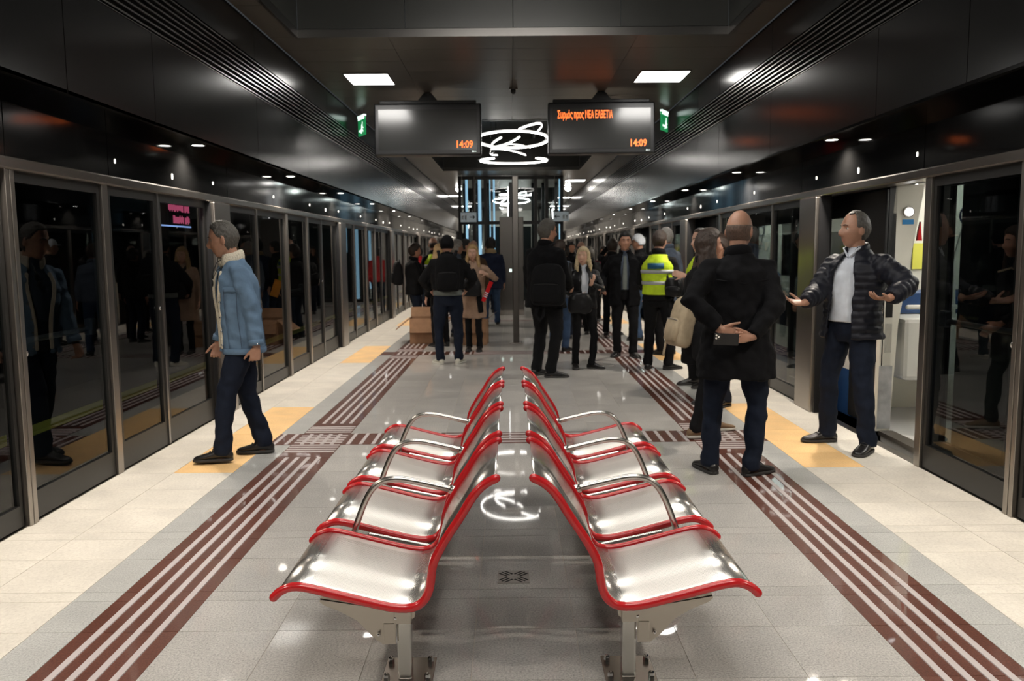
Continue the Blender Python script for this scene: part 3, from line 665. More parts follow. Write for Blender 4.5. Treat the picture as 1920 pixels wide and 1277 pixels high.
for a, b in TD[0:4]:
    # leaning draught screen and its fittings beside the doorway
    q = MB().rings([[(XT+u, b+v, z) for u, v in ((a0, 0), (a1, 0), (a1, .07), (a0, .07))] for a0, a1, z in ((-.04, .07, 0), (-.03, .11, .9), (.05, .28, 2.03))])
    tp(q, 'draught_screen', 'cream_p')
    tp(MB().bb(XT-.035, XT+.075, b-.004, b, .02, .55), 'grey_film', 'film')
    tp(MB().limb([(XT+.155, b-.012, 1.81), (XT+.155, b, 1.81)], .045, n=16, ends='ff'), 'round_lamp_rim', 'steel')
    tp(MB().limb([(XT+.155, b-.02, 1.81), (XT+.155, b-.01, 1.81)], .033, n=16, ends='ff'), 'round_lamp', 'down2')
    tp(MB().bb(XT+.11, XT+.20, b-.003, b, 1.71, 1.75), 'blue_sticker', 'stickerblue')
    tp(MB().prism([(XT+.385, 1.58), (XT+.425, 1.58), (XT+.415, 1.66), (XT+.408, 1.74), (XT+.392, 1.66)], b+.3, b+.33), 'red_handle', 'red')
    tp(MB().bb(XT+.69, XT+.80, b+1.0, b+1.01, 1.32, 1.56), 'yellow_notice', 'notice')
    tp(MB().bb(XT+.45, XT+1.3, b+1.02, b+1.08, .0, 2.1), 'bulkhead', 'cream_p')
    # seat bench
    tp(MB().bb(XT+.28, XT+1.2, b+.25, b+.95, .38, .92), 'seat_base', 'whitep', bevel=.04); tp(MB().bb(XT+.38, XT+1.2, b+.7, b+.8, .92, 1.14), 'seat_back', 'blue', bevel=.03)
    tp(MB().limb([(XT+.28, b+.2, 1.02), (XT+1.2, b+.2, 1.02)], .02, n=8), 'grab_rail', 'whitep')
    tp(MB().limb([(XT+.75, b+.3, .4), (XT+.7, b+.3, 1.4), (XT+.9, b+.3, 2.2)], .016, n=8), 'grab_pole', 'whitep')
    hs = [(XT+.68+.05*math.cos(t), b+.1, 1.78+.07*math.sin(t)) for t in (2*PI*i/16 for i in range(17))]
    tp(MB().limb(hs, .008, n=6), 'strap_hanger', 'blue')
tp(MB().limb([(XT+1.2, BEG, 2.0), (XT+1.2, END-8, 2.0)], .016, n=8), 'ceiling_rail', 'chrome')
for y in range(-3, 37, 3):
    tp(MB().bb(XT+1.0, XT+1.3, y, y+1.6, 2.185, 2.199), 'ceiling_lamp', 'trainlamp')
tag(MB().bb(6.0, 6.2, BEG, END, -1.2, 4).obj('wall_right_tunnel', 'void'), kind='structure')
tag(MB().bb(2.91, 6.0, BEG, END, -1.25, -1.2).obj('floor_right_track_bed', 'void'), kind='structure')

# ---------------------------------------------------------------- benches
PROF = [(-.824, .362), (-.804, .382), (-.769, .398), (-.734, .399), (-.682, .388), (-.612, .369), (-.525, .346), (-.438, .324), (-.386, .317), (-.342, .322), (-.311, .345), (-.294, .382), (-.287, .424), (-.282, .467), (-.266, .507), (-.230, .57), (-.181, .642), (-.150, .696), (-.122, .733), (-.091, .757), (-.063, .770)]
def smooth(p, n=2):
    for _ in range(n):
        q = [p[0]]
        for a, b in zip(p[:-1], p[1:]): q += [tuple(.75*x+.25*y for x, y in zip(a, b)), tuple(.25*x+.75*y for x, y in zip(a, b))]
        p = q+[p[-1]]
    return p
PROF = smooth(PROF, 1)
def bench(mirror, lab):
    B = empty('platform_bench', (.01, 2.7, 0), label=lab, cat='bench', group=None); s = -1 if mirror else 1
    pr = [(s*x-.002, z) for x, z in PROF]; pr = [(s*(x) if False else x, z) for x, z in pr]
    wdt = .555
    # cumulative length for uv
    cum = [0]
    for a, b in zip(pr[:-1], pr[1:]): cum.append(cum[-1]+math.hypot(b[0]-a[0], b[1]-a[1]))
    pan_me = bpy.data.meshes.new('seat_pan'); v = []; f = []; n = len(pr); 
    nrm = []
    for i in range(n):
        a, b = pr[max(i-1, 0)], pr[min(i+1, n-1)]; dx, dz = b[0]-a[0], b[1]-a[1]; L_ = math.hypot(dx, dz); nrm.append((-dz/L_*s, dx/L_*s))
    NY = 2
    for j in range(NY):
        y = wdt*j/(NY-1)
        for (x, z) in pr: v.append((x, y, z))
    for i in range(n-1): f.append((i, i+1, n+i+1, n+i))
    pan_me.from_pydata(v, [], f); uv = pan_me.uv_layers.new(name='UVMap')
    for poly in pan_me.polygons:
        for li in poly.loop_indices:
            vi = pan_me.loops[li].vertex_index; uv.data[li].uv = (v[vi][1], cum[vi % n])
    pan_me.polygons.foreach_set('use_smooth', [True]*len(pan_me.polygons)); pan_me.materials.append(M['perf'])
    tube_me = MB().limb([(x, 0, z) for x, z in pr], .0155, n=12, hint=(0, 1, 0)).mesh('red_edge_tube', 'red', True)
    for k in range(4):
        S = inst(pan_me, 'seat_pan', (0, .004+.675*k, 0), B); so = S.modifiers.new('s', 'SOLIDIFY'); so.thickness = .003; so.offset = 0
        for y in (0, wdt): inst(tube_me, 'red_edge_tube', (0, y, 0), S)
    tag(B)
    # beam, legs, brackets
    bx_ = s*-.40
    MB().bb(bx_-.03, bx_+.03, .08, 2.52, .225, .285).obj('beam', 'bronze', B, bevel=.004)
    for y in (.105, 2.35):
        Lg = MB().bb(bx_-.025, bx_+.025, y, y+.05, .008, .29).obj('leg', 'satin', B, bevel=.006)
        MB().bb(bx_-.085, bx_+.1, y-.03, y+.16, 0, .009).obj('base_plate', 'satin', Lg, bevel=.002)
        for a in (-.075, .07):
            for b_ in (.0, .12): MB().limb([(bx_+a+.01, y+b_, .008), (bx_+a+.01, y+b_, .024)], .011, n=6, ends='fr').obj('bolt', 'chrome', Lg)
        pl = [(-.690, .318), (-.46, .277), (-.372, .277), (-.357, .262), (-.36, .245), (-.385, .228), (-.425, .226), (-.428, .147), (-.473, .147), (-.508, .175), (-.561, .234), (-.62, .268), (-.677, .292), (-.693, .306)]
        br = MB().prism([(s*p[0], p[1]) for p in pl], y-.012, y-.006).obj('bracket', 'bronze', B)
        MB().bb(s*-.47, s*-.428, y-.014, y+.0, .15, .225).obj('clamp_plate', 'bronze', B, bevel=.003)
        MB().prism([(s*p[0], p[1]) for p in [(-.690, .318), (-.46, .279), (-.46, .274), (-.69, .313)]], y-.012, y+.05).obj('flange', 'bronze', B)
        for bx0, bz0 in ((-.425, .247), (-.486, .187), (-.455, .279)):
            MB().limb([(s*bx0, y-.02, bz0), (s*bx0, y-.008, bz0)], .008, n=8, ends='rf').obj('bolt', 'chrome', br)
    arm = smooth([(-.672, .36), (-.652, .417), (-.625, .49), (-.592, .555), (-.55, .592), (-.482, .602), (-.40, .587), (-.239, .548)], 2)
    for k in range(3):
        y = .615+.675*k
        A = MB().limb([(s*x, y, z) for x, z in arm], .0135, n=10, hint=(0, 1, 0)).obj('armrest', 'tube', B, smooth=True)
        MB().limb([(s*-.27, y, .556), (s*-.232, y, .546)], .018, n=10, ends='ff').obj('sleeve', 'satin', A, smooth=True)
        MB().prism([(s*p[0], p[1]) for p in [(-.70, .365), (-.66, .37), (-.45, .315), (-.36, .295), (-.33, .33), (-.27, .45), (-.225, .55), (-.21, .545), (-.26, .43), (-.32, .28), (-.37, .26), (-.46, .27), (-.7, .34)]], y-.008, y+.008).obj('seat_bracket', 'bronze', B)
        MB().limb([(s*-.60, y, .362), (s*-.36, y, .31)], .012, n=8).obj('bracket_rod', 'satin', B)
bench(False, 'perforated steel four-seat bench with red edge tubes, facing the left platform doors')
bench(True, 'perforated steel four-seat bench with red edge tubes, facing the right platform doors')
# ---------------------------------------------------------------- cardboard boxes
def box(x, y, rz, w_, d_, h_, flaps, lab):
    B = empty('cardboard_box', (x, y, 0), rz, label=lab, cat='box'); t = .006
    q = MB()
    for a in ((-w_/2, w_/2, -d_/2, -d_/2+t), (-w_/2, w_/2, d_/2-t, d_/2), (-w_/2, -w_/2+t, -d_/2, d_/2), (w_/2-t, w_/2, -d_/2, d_/2)): q.bb(*a, 0, h_)
    q.bb(-w_/2, w_/2, -d_/2, d_/2, 0, t); q.obj('carton', 'card', B)
    for side, ang, ln in flaps:
        dx, dy = {'l': (-1, 0), 'r': (1, 0), 'f': (0, -1), 'b': (0, 1)}[side]
        m = Matrix.Rotation(math.atan2(dy, dx), 4, 'Z'); wid = d_ if dx else w_; off = w_/2 if dx else d_/2
        c, s_ = math.cos(R(ang)), math.sin(R(ang))
        f = MB().rings([[(off, -wid/2, h_), (off, wid/2, h_), (off-.005, wid/2, h_-.004), (off-.005, -wid/2, h_-.004)], [(off+ln*c, -wid/2, h_+ln*s_), (off+ln*c, wid/2, h_+ln*s_), (off+ln*c-.005, wid/2, h_+ln*s_-.005), (off+ln*c-.005, -wid/2, h_+ln*s_-.005)]])
        f.xf(m).obj('flap', 'card', B)
box(-1.40, 13.85, R(4), .58, .5, .42, (('l', -38, .3), ('f', -72, .24), ('r', -10, .26), ('b', 50, .2)), 'open brown cardboard box with drooping flaps on the left of the platform')
box(-.62, 13.55, R(-5), .46, .4, .40, (('f', -75, .2), ('r', 40, .2)), 'smaller brown cardboard box behind the legs of the woman in the beige coat')
# ---------------------------------------------------------------- people
def cloth(name, col, rough=.85, bump=.6, bs=14, nz=.12, **k):
    k.setdefault('spec', .2); M[name] = mat(name, col, rough, bump=bump, bs=bs, nz=nz, **k); return name
M['skin'] = mat('skin', (.52, .27, .18), .5, sss=.12, nz=.06, bs=40)
M['skinpale'] = mat('pale_skin', (.62, .37, .27), .5, sss=.12, nz=.05, bs=40)
M['skintan'] = mat('tanned_skin', (.42, .225, .15), .48, sss=.1, nz=.06, bs=40)
M['lip'] = mat('lips', (.42, .16, .13), .45)
M['eye'] = mat('shaded_eye_white', (.4, .37, .34), .25); M['iris'] = mat('dark_iris', (.03, .02, .015), .15)  # eye white darkened, shade of the lids put into its colour
def hairm(name, col, rough=.5): M[name] = mat(name, col, rough, bump=.7, bs=30, nz=.45, stretch=(6, 6, 1)); return name
hairm('hair_black', (.012, .01, .009)); hairm('hair_grey', (.075, .068, .058)); hairm('hair_silver', (.36, .34, .31)); hairm('hair_brown', (.035, .02, .013)); hairm('hair_blonde', (.42, .27, .12)); hairm('hair_pale', (.58, .46, .27)); hairm('stubble', (.12, .075, .055))
cloth('denim', (.12, .19, .28), .85, .8, 14, .12); cloth('navy', (.008, .012, .024)); cloth('black_wool', (.004, .004, .005), .95); cloth('black_cloth', (.005, .005, .006), .85)
cloth('puffer', (.005, .006, .012), .55, .2, 30, spec=.3); cloth('shirt_white', (.62, .66, .72), .7, .35); cloth('fleece', (.66, .6, .48), .95, .9, 90); cloth('slate', (.06, .085, .13))
cloth('beige_wool', (.36, .24, .17), .9); cloth('hiviz', (.55, .75, .03), .6); cloth('parka', (.015, .022, .05), .7); cloth('wine', (.10, .012, .03)); cloth('leather_black', (.012, .012, .013), .35, .3)
cloth('jeans', (.045, .08, .15), .85); cloth('grey_knit', (.16, .18, .17)); cloth('khaki', (.46, .37, .25), .65, .35, 18); cloth('coat_blue', (.09, .11, .15)); cloth('rust', (.4, .1, .06)); cloth('fur', (.5, .36, .2), .95, 1, 60)
cloth('red_cloth', (.45, .03, .03)); cloth('brown_cloth', (.12, .07, .04)); cloth('orange_cloth', (.6, .25, .04))
M['shoe'] = mat('black_leather', (.012, .011, .011), .32); M['shoebrown'] = mat('brown_suede', (.22, .14, .08), .8); M['shoewhite'] = mat('white_sneaker', (.6, .58, .5), .6)
M['sole'] = mat('rubber_sole', (.03, .028, .026), .7); M['solewhite'] = mat('white_sole', (.6, .58, .52), .6); M['reflect'] = mat('grey_reflective_band', (.42, .44, .44), .4); M['bluepatch'] = mat('blue_patch', (.01, .1, .2), .6)
M['tex'] = None
cl = bpy.data.textures.new('folds', 'CLOUDS'); cl.noise_scale = .11; cl.noise_depth = 1
cl2 = bpy.data.textures.new('curls', 'CLOUDS'); cl2.noise_scale = .03; cl2.noise_depth = 2
cl3 = bpy.data.textures.new('creases', 'STUCCI'); cl3.noise_scale = .06
rnd = random.Random(4)
def ss(a, b, x):
    t = min(1, max(0, (x-a)/(b-a))); return t*t*(3-2*t)
def headpt(d, sex='m', feat=1):
    dx, dy, dz = d
    x = .0755*dx; y = (.094 if dy > 0 else .102)*dy; z = (.118 if dz > 0 else .116)*dz
    t = max(0, -dz)
    if dy > 0: y = .094*dy**(1-.5*t-.25*max(0, dz))
    x *= 1-(.36 if sex == 'm' else .42)*t**1.6
    if dy < 0: y *= 1-.42*t
    if dz > 0: x *= 1+.03*dz
    if dy > 0 and dz < .6: y *= 1-.05*(1-abs(dx))*0
    if feat and dy > 0:
        g = lambda u, v: math.exp(-u*u-v*v); ax = abs(x)
        nz = 0
        if -.056 < z < .022: nz = ss(.022, -.03, z)*ss(-.056, -.042, z)
        y += .030*nz*math.exp(-(x/(.009+.006*ss(0, -.035, z)))**2)
        y -= .011*g((ax-.031)/.016, (z-.002)/.013)
        y += .006*g((ax-.026)/.024, (z-.024)/.008)
        y += .005*g((ax-.045)/.018, (z+.03)/.018)
        y += .005*g(x/.022, (z+.066)/.006)+.005*g(x/.02, (z+.08)/.006)-.003*g(x/.028, (z+.073)/.003)
        y += .010*g(x/.022, (z+.103)/.014)
        y -= .004*g(x/.03, (z+.092)/.006)
    return Vector((x*1.07, y*1.05, z*1.11))
def surf(x, z, sex='m'):
    dx, dz = x/.085, z/.13
    for _ in range(12):
        q2 = max(.02, 1-dx*dx-dz*dz); p = headpt((dx, math.sqrt(q2), dz), sex); dx += (x-p.x)/.085; dz += (z-p.z)/.13
    return headpt((dx, math.sqrt(max(.02, 1-dx*dx-dz*dz)), dz), sex)
def headgrid(nu, nv, fn):
    rs = []
    for i in range(nv+1):
        th = PI*(i+.12)/(nv+.24); r = []
        for j in range(nu):
            # denser sampling towards the face (+y)
            a = 2*PI*j/nu; a = a-.35*math.sin(a)*0
            r.append(fn((math.sin(th)*math.sin(a), math.sin(th)*math.cos(a), -math.cos(th))))
        rs.append(r)
    return rs
def two_bone(a, b, la, lb, pole):
    a, b = Vector(a), Vector(b); d = b-a; L = d.length
    if L > (la+lb)*.995: b = a+d.normalized()*(la+lb)*.995; d = b-a; L = d.length
    q = (la*la-lb*lb+L*L)/(2*L); h = math.sqrt(max(0, la*la-q*q)); n = d.normalized(); p = Vector(pole); p = (p-n*p.dot(n)).normalized()
    return a+n*q+p*h, b
def blend(a, b, t): return tuple(x+(y-x)*t for x, y in zip(a, b))

def person(label, loc, face, h=1.75, feet=None, hands=None, poles=None, hd=(0, 0), twist=0, lean=0, hip=0, skin='skin', hair=('short', 'hair_black'),
           top=('jacket', 'black_cloth'), legs='navy', shoe=('shoe', 'sole'), build=1, q=1, glasses=False, sex='m', handpose=None, group=None, extras=(), knees=None):
    """q: 0 near figure (fine), 1 middle, 2 far"""
    s = h/1.76; m = Matrix.Translation(Vector(loc)) @ Matrix.Rotation(R(face), 4, 'Z') @ Matrix.Scale(s, 4)
    P = empty('person', loc, 0, label=label, cat='person', group=group)
    inv = Matrix.Translation(-Vector(loc)) @ m
    vox = (.0055, .011, .018)[q]; cvox = (.0085, .013, .02)[q]; w_ = build
    def fin(mb, name, mt, par=P, remesh=None, disp=0, tex=None, sm=3):
        mb.xf(inv); o = mb.obj(name, mt, par, smooth=True)
        if remesh:
            r = o.modifiers.new('r', 'REMESH'); r.mode = 'VOXEL'; r.voxel_size = remesh; r.use_smooth_shade = True
            if sm: c = o.modifiers.new('c', 'SMOOTH'); c.factor = .5; c.iterations = sm
        if disp:
            dm = o.modifiers.new('d', 'DISPLACE'); dm.texture = tex or cl; dm.strength = disp; dm.mid_level = .5; dm.texture_coords = 'LOCAL'
        return o
    # joints
    feet = feet or ((-.11, .0, 8), (.11, .02, -8)); hands = hands or ((-.26, .03, .80), (.26, .03, .80))
    poles = poles or ((-.35, -1, 0), (.35, -1, 0)); 
    pel = Vector((hip, 0, .93)); lean_v = Vector((0, lean, 0))
    tw = Matrix.Rotation(R(twist), 3, 'Z'); nb = pel+Vector((-hip*.6, 0, .53))+lean_v
    sh = [nb+tw @ Vector((sx*.170*(.5+.5*w_), -.01, -.078)) for sx in (-1, 1)]
    hipj = [pel+Vector((sx*.088, 0, -.02)) for sx in (-1, 1)]
    ank = [Vector((f[0], f[1], .085+(f[3] if len(f) > 3 else 0))) for f in feet]
    kn = []
    for i in (0, 1):
        fd = Matrix.Rotation(R(feet[i][2]), 3, 'Z') @ Vector((0, 1, 0)); k_, a_ = two_bone(hipj[i], ank[i], .43, .405, (knees[i] if knees else fd)); kn.append(k_); ank[i] = a_
    el, wr = [], []
    for i in (0, 1):
        e, w2 = two_bone(sh[i], hands[i], .29, .255, poles[i]); el.append(e); wr.append(w2)
    hyaw, hpitch = hd; HR = Matrix.Rotation(R(hyaw+twist), 3, 'Z') @ Matrix.Rotation(R(hpitch), 3, 'X')
    hc = nb+Vector((0, .012, .055))+HR @ Vector((0, .022, .106))
    # ---- body: one continuous surface
    B = MB(); n8 = (14, 10, 8)[q]
    def torso(mb, rs, off=0, n=24, ex=1.0):
        rr = []
        for z, rx, ry, yo in rs:
            t = ss(.93, 1.4, z); c = pel.lerp(nb, min(1.1, max(-.9, (z-.93)/.53))) if z > .93 else Vector((pel.x, 0, z))
            c = Vector((c.x, c.y+yo, z)); mt = Matrix.Rotation(R(twist*t), 3, 'Z'); ring = []
            for j in range(n):
                a = 2*PI*j/n; cx, sy = math.cos(a), math.sin(a)
                cx, sy = math.copysign(abs(cx)**ex, cx), math.copysign(abs(sy)**ex, sy)
                ring.append(c+mt @ Vector(((rx+off)*cx, (ry+off)*sy, 0)))
            rr.append(ring)
        return mb.rings(rr)
    belly = (w_-1)*.5
    torso(B, [(.83, .13, .10, 0), (.93, .15*w_, .11, 0), (1.05, .135*w_, .10+belly*.1, .0), (1.2, .145*w_, .11, 0), (1.33, .145*w_, .10, 0), (1.39, .10*w_, .075, -.005), (1.44, .062, .058, -.005)])
    B.limb([nb+Vector((0, -.01, -.04)), nb+Vector((0, .005, .04)), hc+HR @ Vector((0, -.022, -.055))], [.062, .056, .055] if sex == 'm' else [.055, .047, .046], n=14)
    B.rings(headgrid(*((72, 60), (40, 32), (24, 18))[q], lambda d: hc+HR @ headpt(d, sex, q < 2 or True)))
    for sx in (-1, 1):
        em = HR @ Matrix.Rotation(sx*R(18), 3, 'Z') @ Matrix.Rotation(R(-8), 3, 'X')
        B.ell(hc+HR @ Vector((sx*.083, -.008, -.008)), (.008, .020, .036), em, 12, 8)
    for i, sx in ((0, -1), (1, 1)):
        B.limb([nb+tw @ Vector((sx*.08, 0, -.05)), sh[i], sh[i].lerp(el[i], .5), el[i], el[i].lerp(wr[i], .3), wr[i].lerp(el[i], .12), wr[i]], [.035, .038*w_, .038*w_, .037, .039, .028, .025], n=n8)
        B.limb([hipj[i], hipj[i].lerp(kn[i], .5), kn[i], kn[i].lerp(ank[i], .35), ank[i]], [.068, .056, .042, .042, .03], n=n8)
        B.limb([ank[i]+Vector((0, 0, .02)), Vector((ank[i].x, ank[i].y, ank[i].z-.05))], .033, n=n8)
        fd = Matrix.Rotation(R(feet[i][2]), 3, 'Z') @ Vector((0, 1, 0)); z0 = ank[i].z-.055
        B.limb([Vector((ank[i].x, ank[i].y, z0))-fd*.02, Vector((ank[i].x, ank[i].y, z0-.0))+fd*.1], [(.03, .025), (.034, .018)], n=n8)
        # hand
        hp = (handpose or [None, None])[i] or {}
        d = Vector(hp['dir']).normalized() if 'dir' in hp else (wr[i]-el[i]).normalized()
        nrm = Vector(hp.get('n', (-sx, 0.15, 0))); nrm = (nrm-d*nrm.dot(d)).normalized(); side = d.cross(nrm)   # nrm: palm faces this way
        th = Vector(hp.get('thumb', (0, 1, .1))); 
        if side.dot(th) < 0: side = -side                                        # side: towards the thumb
        curl = hp.get('curl', 25); w0 = wr[i]
        B.limb([w0-d*.02, w0+d*.02, w0+d*.055, w0+d*.088], [(.024, .017), (.031, .015), (.039, .0135), (.037, .011)], n=12, hint=side)
        if q < 2:
            for fi, (off, ln) in enumerate(((.029, .92), (.010, 1.0), (-.0095, .94), (-.0275, .76))):
                p = w0+d*.08+side*off; pts = [p-d*.02, p]; a = curl*(.7+.1*fi); dd = d+side*off*3.5; dd.normalize()
                for seg in (.036, .026, .021):
                    rm = Matrix.Rotation(R(a), 3, d.cross(nrm).normalized()); dd = (Matrix.Rotation(R(a), 3, dd.cross(nrm).normalized()) @ dd); p = p+dd*seg*ln; pts.append(p)
                    a = curl
                B.limb(pts, [.0085, .0092, .0085, .0078, .0068], n=8)
            p = w0+d*.025+side*.024; ta = hp.get('ta', 38); t1 = (d*math.cos(R(ta))+side*math.sin(R(ta))+nrm*.3).normalized(); t2 = (t1+d*.35+nrm*.15).normalized()
            B.limb([p-t1*.01, p+t1*.04, p+t1*.04+t2*.028, p+t1*.04+t2*.05], [.013, .0108, .0095, .008], n=8)
        else:
            B.limb([w0+d*.08, w0+d*.12+nrm*.015, w0+d*.15+nrm*.04], [(.034, .011), (.03, .01), (.02, .008)], n=8, hint=side)
            B.limb([w0+d*.03+side*.02, w0+d*.07+side*.045], [.011, .008], n=6)
    fin(B, 'body', skin, remesh=vox, sm=1)
    # ---- face details
    if q < 2:
        for sx in (-1, 1):
            sv = surf(sx*.033, .002, sex); c = Vector((sx*.033, sv.y-.008, .002))
            Eo = MB().ell(hc+HR @ c, (.0125, .0125, .0125), HR, 14, 10); e = fin(Eo, 'eye', 'eye')
            fin(MB().ell(hc+HR @ (c+Vector((0, .0095, -.001))), (.0055, .004, .0055), HR, 10, 6), 'iris', 'iris', P)
            bw = [hc+HR @ (surf(sx*x_, .026+z_, sex)+Vector((0, .0012, 0))) for x_, z_ in ((.013, -.002), (.024, .002), (.035, .003), (.046, -.002))]
            fin(MB().limb(bw, [.0035, .0042, .004, .0025], n=6), 'eyebrow', hair[1] if hair[0] not in ('bald',) else 'stubble')
        lp = [hc+HR @ (surf(x_, -.081, sex)+Vector((0, .0015, 0))) for x_ in (-.022, -.011, 0, .011, .022)]
        fin(MB().limb(lp, [(.003, .002), (.004, .0055), (.004, .0065), (.004, .0055), (.003, .002)], n=8, hint=HR @ Vector((0, 1, 0))), 'lips', 'lip')
    # ---- hair
    kind, hm = hair[0], hair[1]
    def cap(off, mask, nz=.004, nu=None):
        nu = nu or (64, 44, 28)[q]
        def fn(d):
            p = headpt(d, sex, 0); k = mask(Vector(d), p); dd = Vector(d); o = -.012+k*(.012+off)
            if q < 2: o += k*nz*(noise.noise(dd*9)+.5*noise.noise(dd*22))
            return hc+HR @ (p+Vector((p.x, p.y*.9, p.z)).normalized()*o)
        return MB().rings(headgrid(nu, int(nu*.8), fn))
    def hairline(front, side, back):
        def f(d, p):
            if p.y > .0: lim = side+(front-side)*ss(.015, .07, p.y)
            else: lim = side+(back-side)*ss(.01, -.03, p.y)
            return ss(lim-.008, lim+.008, p.z)
        return f
    if kind == 'short': fin(cap(hair[2] if len(hair) > 2 else .014, hairline(*(hair[3] if len(hair) > 3 else (.066, .0, -.075))), .007), 'hair', hm)
    elif kind == 'receding': fin(cap(.011, hairline(.098, .01, -.08), .005), 'hair', hm)
    elif kind == 'thin':
        fin(cap(.010, lambda d, p: ss(-.085, -.065, p.z)*ss(.045, .015, p.y)*ss(-.0, .02, p.z+max(0, -p.y)*3), .005), 'hair', hm)
        fin(MB().limb([hc+HR @ Vector((x_, y_, .128-.9*y_*y_*6-x_*x_*5)) for x_, y_ in ((-.03, .05), (0, .03), (.03, .0), (.03, -.04))], [(.02, .008)]*4, n=8, hint=(1, 0, 0)), 'top_wisps', hm)
    elif kind == 'bald':
        f0 = hairline(.2, .0, -.08); fin(cap(.0035, lambda d, p: ss(-.08, -.06, p.z)*ss(.052, .03, p.z)*ss(.035, .0, p.y), .001), 'hair', hm)
    elif kind in ('long', 'bob'):
        H = cap(.02, hairline(.07, -.03 if kind == 'bob' else -.05, -.12), .008)
        L_ = .30 if kind == 'long' else .16
        for t in range(-4, 5):
            a = R(t*36); x_, y_ = .068*math.sin(a), -.07*math.cos(a)*1.0
            if y_ > .045: continue
            yy = y_; top_ = hc+HR @ Vector((x_, yy+.012, .05)); mid = hc+HR @ Vector((x_*1.3, yy-.01, -.06)); low = nb+tw @ Vector((x_*1.5, min(yy*1.25, .06)-.02+(.07 if yy > 0 else 0), .10-L_+.02*(t % 2)))
            H.limb([top_, mid, (mid+low)/2+Vector((x_*.15, 0, 0)), low], [.022, .032, .033, .016], n=8)
        o = fin(H, 'hair', hm, remesh=(.007, .011, .016)[q], disp=.014, tex=cl2, sm=1)
    elif kind == 'cap':
        fin(cap(.014, hairline(.05, .005, -.05), 0), 'cap', hm)
        fin(MB().limb([hc+HR @ Vector((-.05, .085, .045)), hc+HR @ Vector((0, .13, .04)), hc+HR @ Vector((.05, .085, .045))], [(.035, .006)]*3, n=8, hint=HR @ Vector((0, 1, 0))), 'cap_peak', hm)
    elif kind == 'hood':
        H = cap(.045, hairline(.11, -.12, -.13), .01); fin(H, 'hood', hm, remesh=.012)
        fin(MB().limb([hc+HR @ Vector((.10*math.cos(a), .02, .02+.13*math.sin(a))) for a in (R(-60+30*i) for i in range(11))], .03, n=8), 'fur_trim', 'fur', disp=.02, tex=cl2)
    if glasses:
        G = MB()
        for sx in (-1, 1):
            cpt = Vector((sx*.032, .098, .0)); G.limb([hc+HR @ (cpt+Vector((.022*math.cos(a), -.004*abs(math.cos(a)), .016*math.sin(a)))) for a in (2*PI*i/14 for i in range(15))], .0016, n=5)
            G.limb([hc+HR @ Vector((sx*.054, .095, .004)), hc+HR @ Vector((sx*.076, .06, .005)), hc+HR @ Vector((sx*.082, -.005, .0))], .0018, n=5)
        G.limb([hc+HR @ Vector((-.01, .1, .003)), hc+HR @ Vector((.01, .1, .003))], .0018, n=5); fin(G, 'glasses', 'black')
    # ---- trousers
    T_ = MB(); fat = w_*1.0
    torso(T_, [(.80, .12, .105, 0), (.86, .168*fat, .118, 0), (.93, .172*fat, .122, 0), (1.0, .160*fat, .118+belly*.1, 0), (1.05, .155*fat, .115+belly*.1, 0)])
    for i, sx in ((0, -1), (1, 1)):
        a_ = ank[i]; hem = Vector((a_.x, a_.y, a_.z-.035)); fd = Matrix.Rotation(R(feet[i][2]), 3, 'Z') @ Vector((0, 1, 0))
        k_ = .86 if sex == 'f' else 1
        T_.limb([hipj[i]+Vector((0, 0, .02)), hipj[i].lerp(kn[i], .45), kn[i], kn[i].lerp(a_, .35), kn[i].lerp(a_, .75), hem+Vector((0, 0, .05))-fd*.004, hem], [(.097*fat, .102), (.086*fat*k_, .094*k_), (.068*k_, .07*k_), (.066*k_, .07*k_), (.06*k_, .064*k_), (.064*k_, .068*k_), (.06*k_, .066*k_)], n=16, hint=(1, 0, 0), ends='rf')
    fin(T_, 'trousers', legs, remesh=cvox, disp=.034 if q == 0 else .026, sm=3)
    # ---- shoes
    for i in (0, 1):
        a_ = ank[i]; fr = Matrix.Rotation(R(feet[i][2]), 3, 'Z'); z0 = a_.z-.085; S = MB(); rs = []
        for y_, w2, hh, zt in ((-.075, .018, .02, .055), (-.066, .032, .05, .07), (-.03, .038, .06, .10), (.02, .039, .06, .105), (.06, .043, .045, .078), (.11, .048, .035, .058), (.155, .045, .028, .046), (.185, .034, .02, .038), (.198, .016, .012, .030)):
            c = Vector((0, y_, 0)); r = []
            for j in range(16):
                a = 2*PI*j/16; cx, sz = math.cos(a), math.sin(a); r.append(Vector((a_.x, a_.y, z0))+fr @ Vector((w2*math.copysign(abs(cx)**.75, cx), y_, .012+(zt-.012)*(.5+.5*sz))))
            rs.append(r)
        S.rings(rs); so = fin(S, 'shoe', shoe[0])
        out = [(-.0, -.078), (.03, -.068), (.041, -.03), (.042, .02), (.05, .09), (.052, .13), (.042, .18), (.02, .203), (-.02, .203), (-.042, .18), (-.052, .13), (-.05, .09), (-.042, .02), (-.041, -.03), (-.03, -.068)]
        O = MB().rings([[Vector((a_.x, a_.y, z0+z_))+fr @ Vector((p[0]*k2, p[1]*k2, 0)) for p in out] for z_, k2 in ((0.001, .97), (.004, 1), (.02, 1), (.022, .95))]); fin(O, 'sole', shoe[1], so)
        if q == 0 and shoe[0] != 'shoewhite':
            for kk in range(3): yy = .045+.02*kk; fin(MB().limb([Vector((a_.x, a_.y, z0))+fr @ Vector((x_, yy, .094-.011*kk-abs(x_)*.5+.004)) for x_ in (-.022, 0, .022)], .0028, n=5), 'lace', shoe[1], so)
    # ---- tops
    kind, cm = top[0], top[1]; o_ = dict(top[2]) if len(top) > 2 else {}
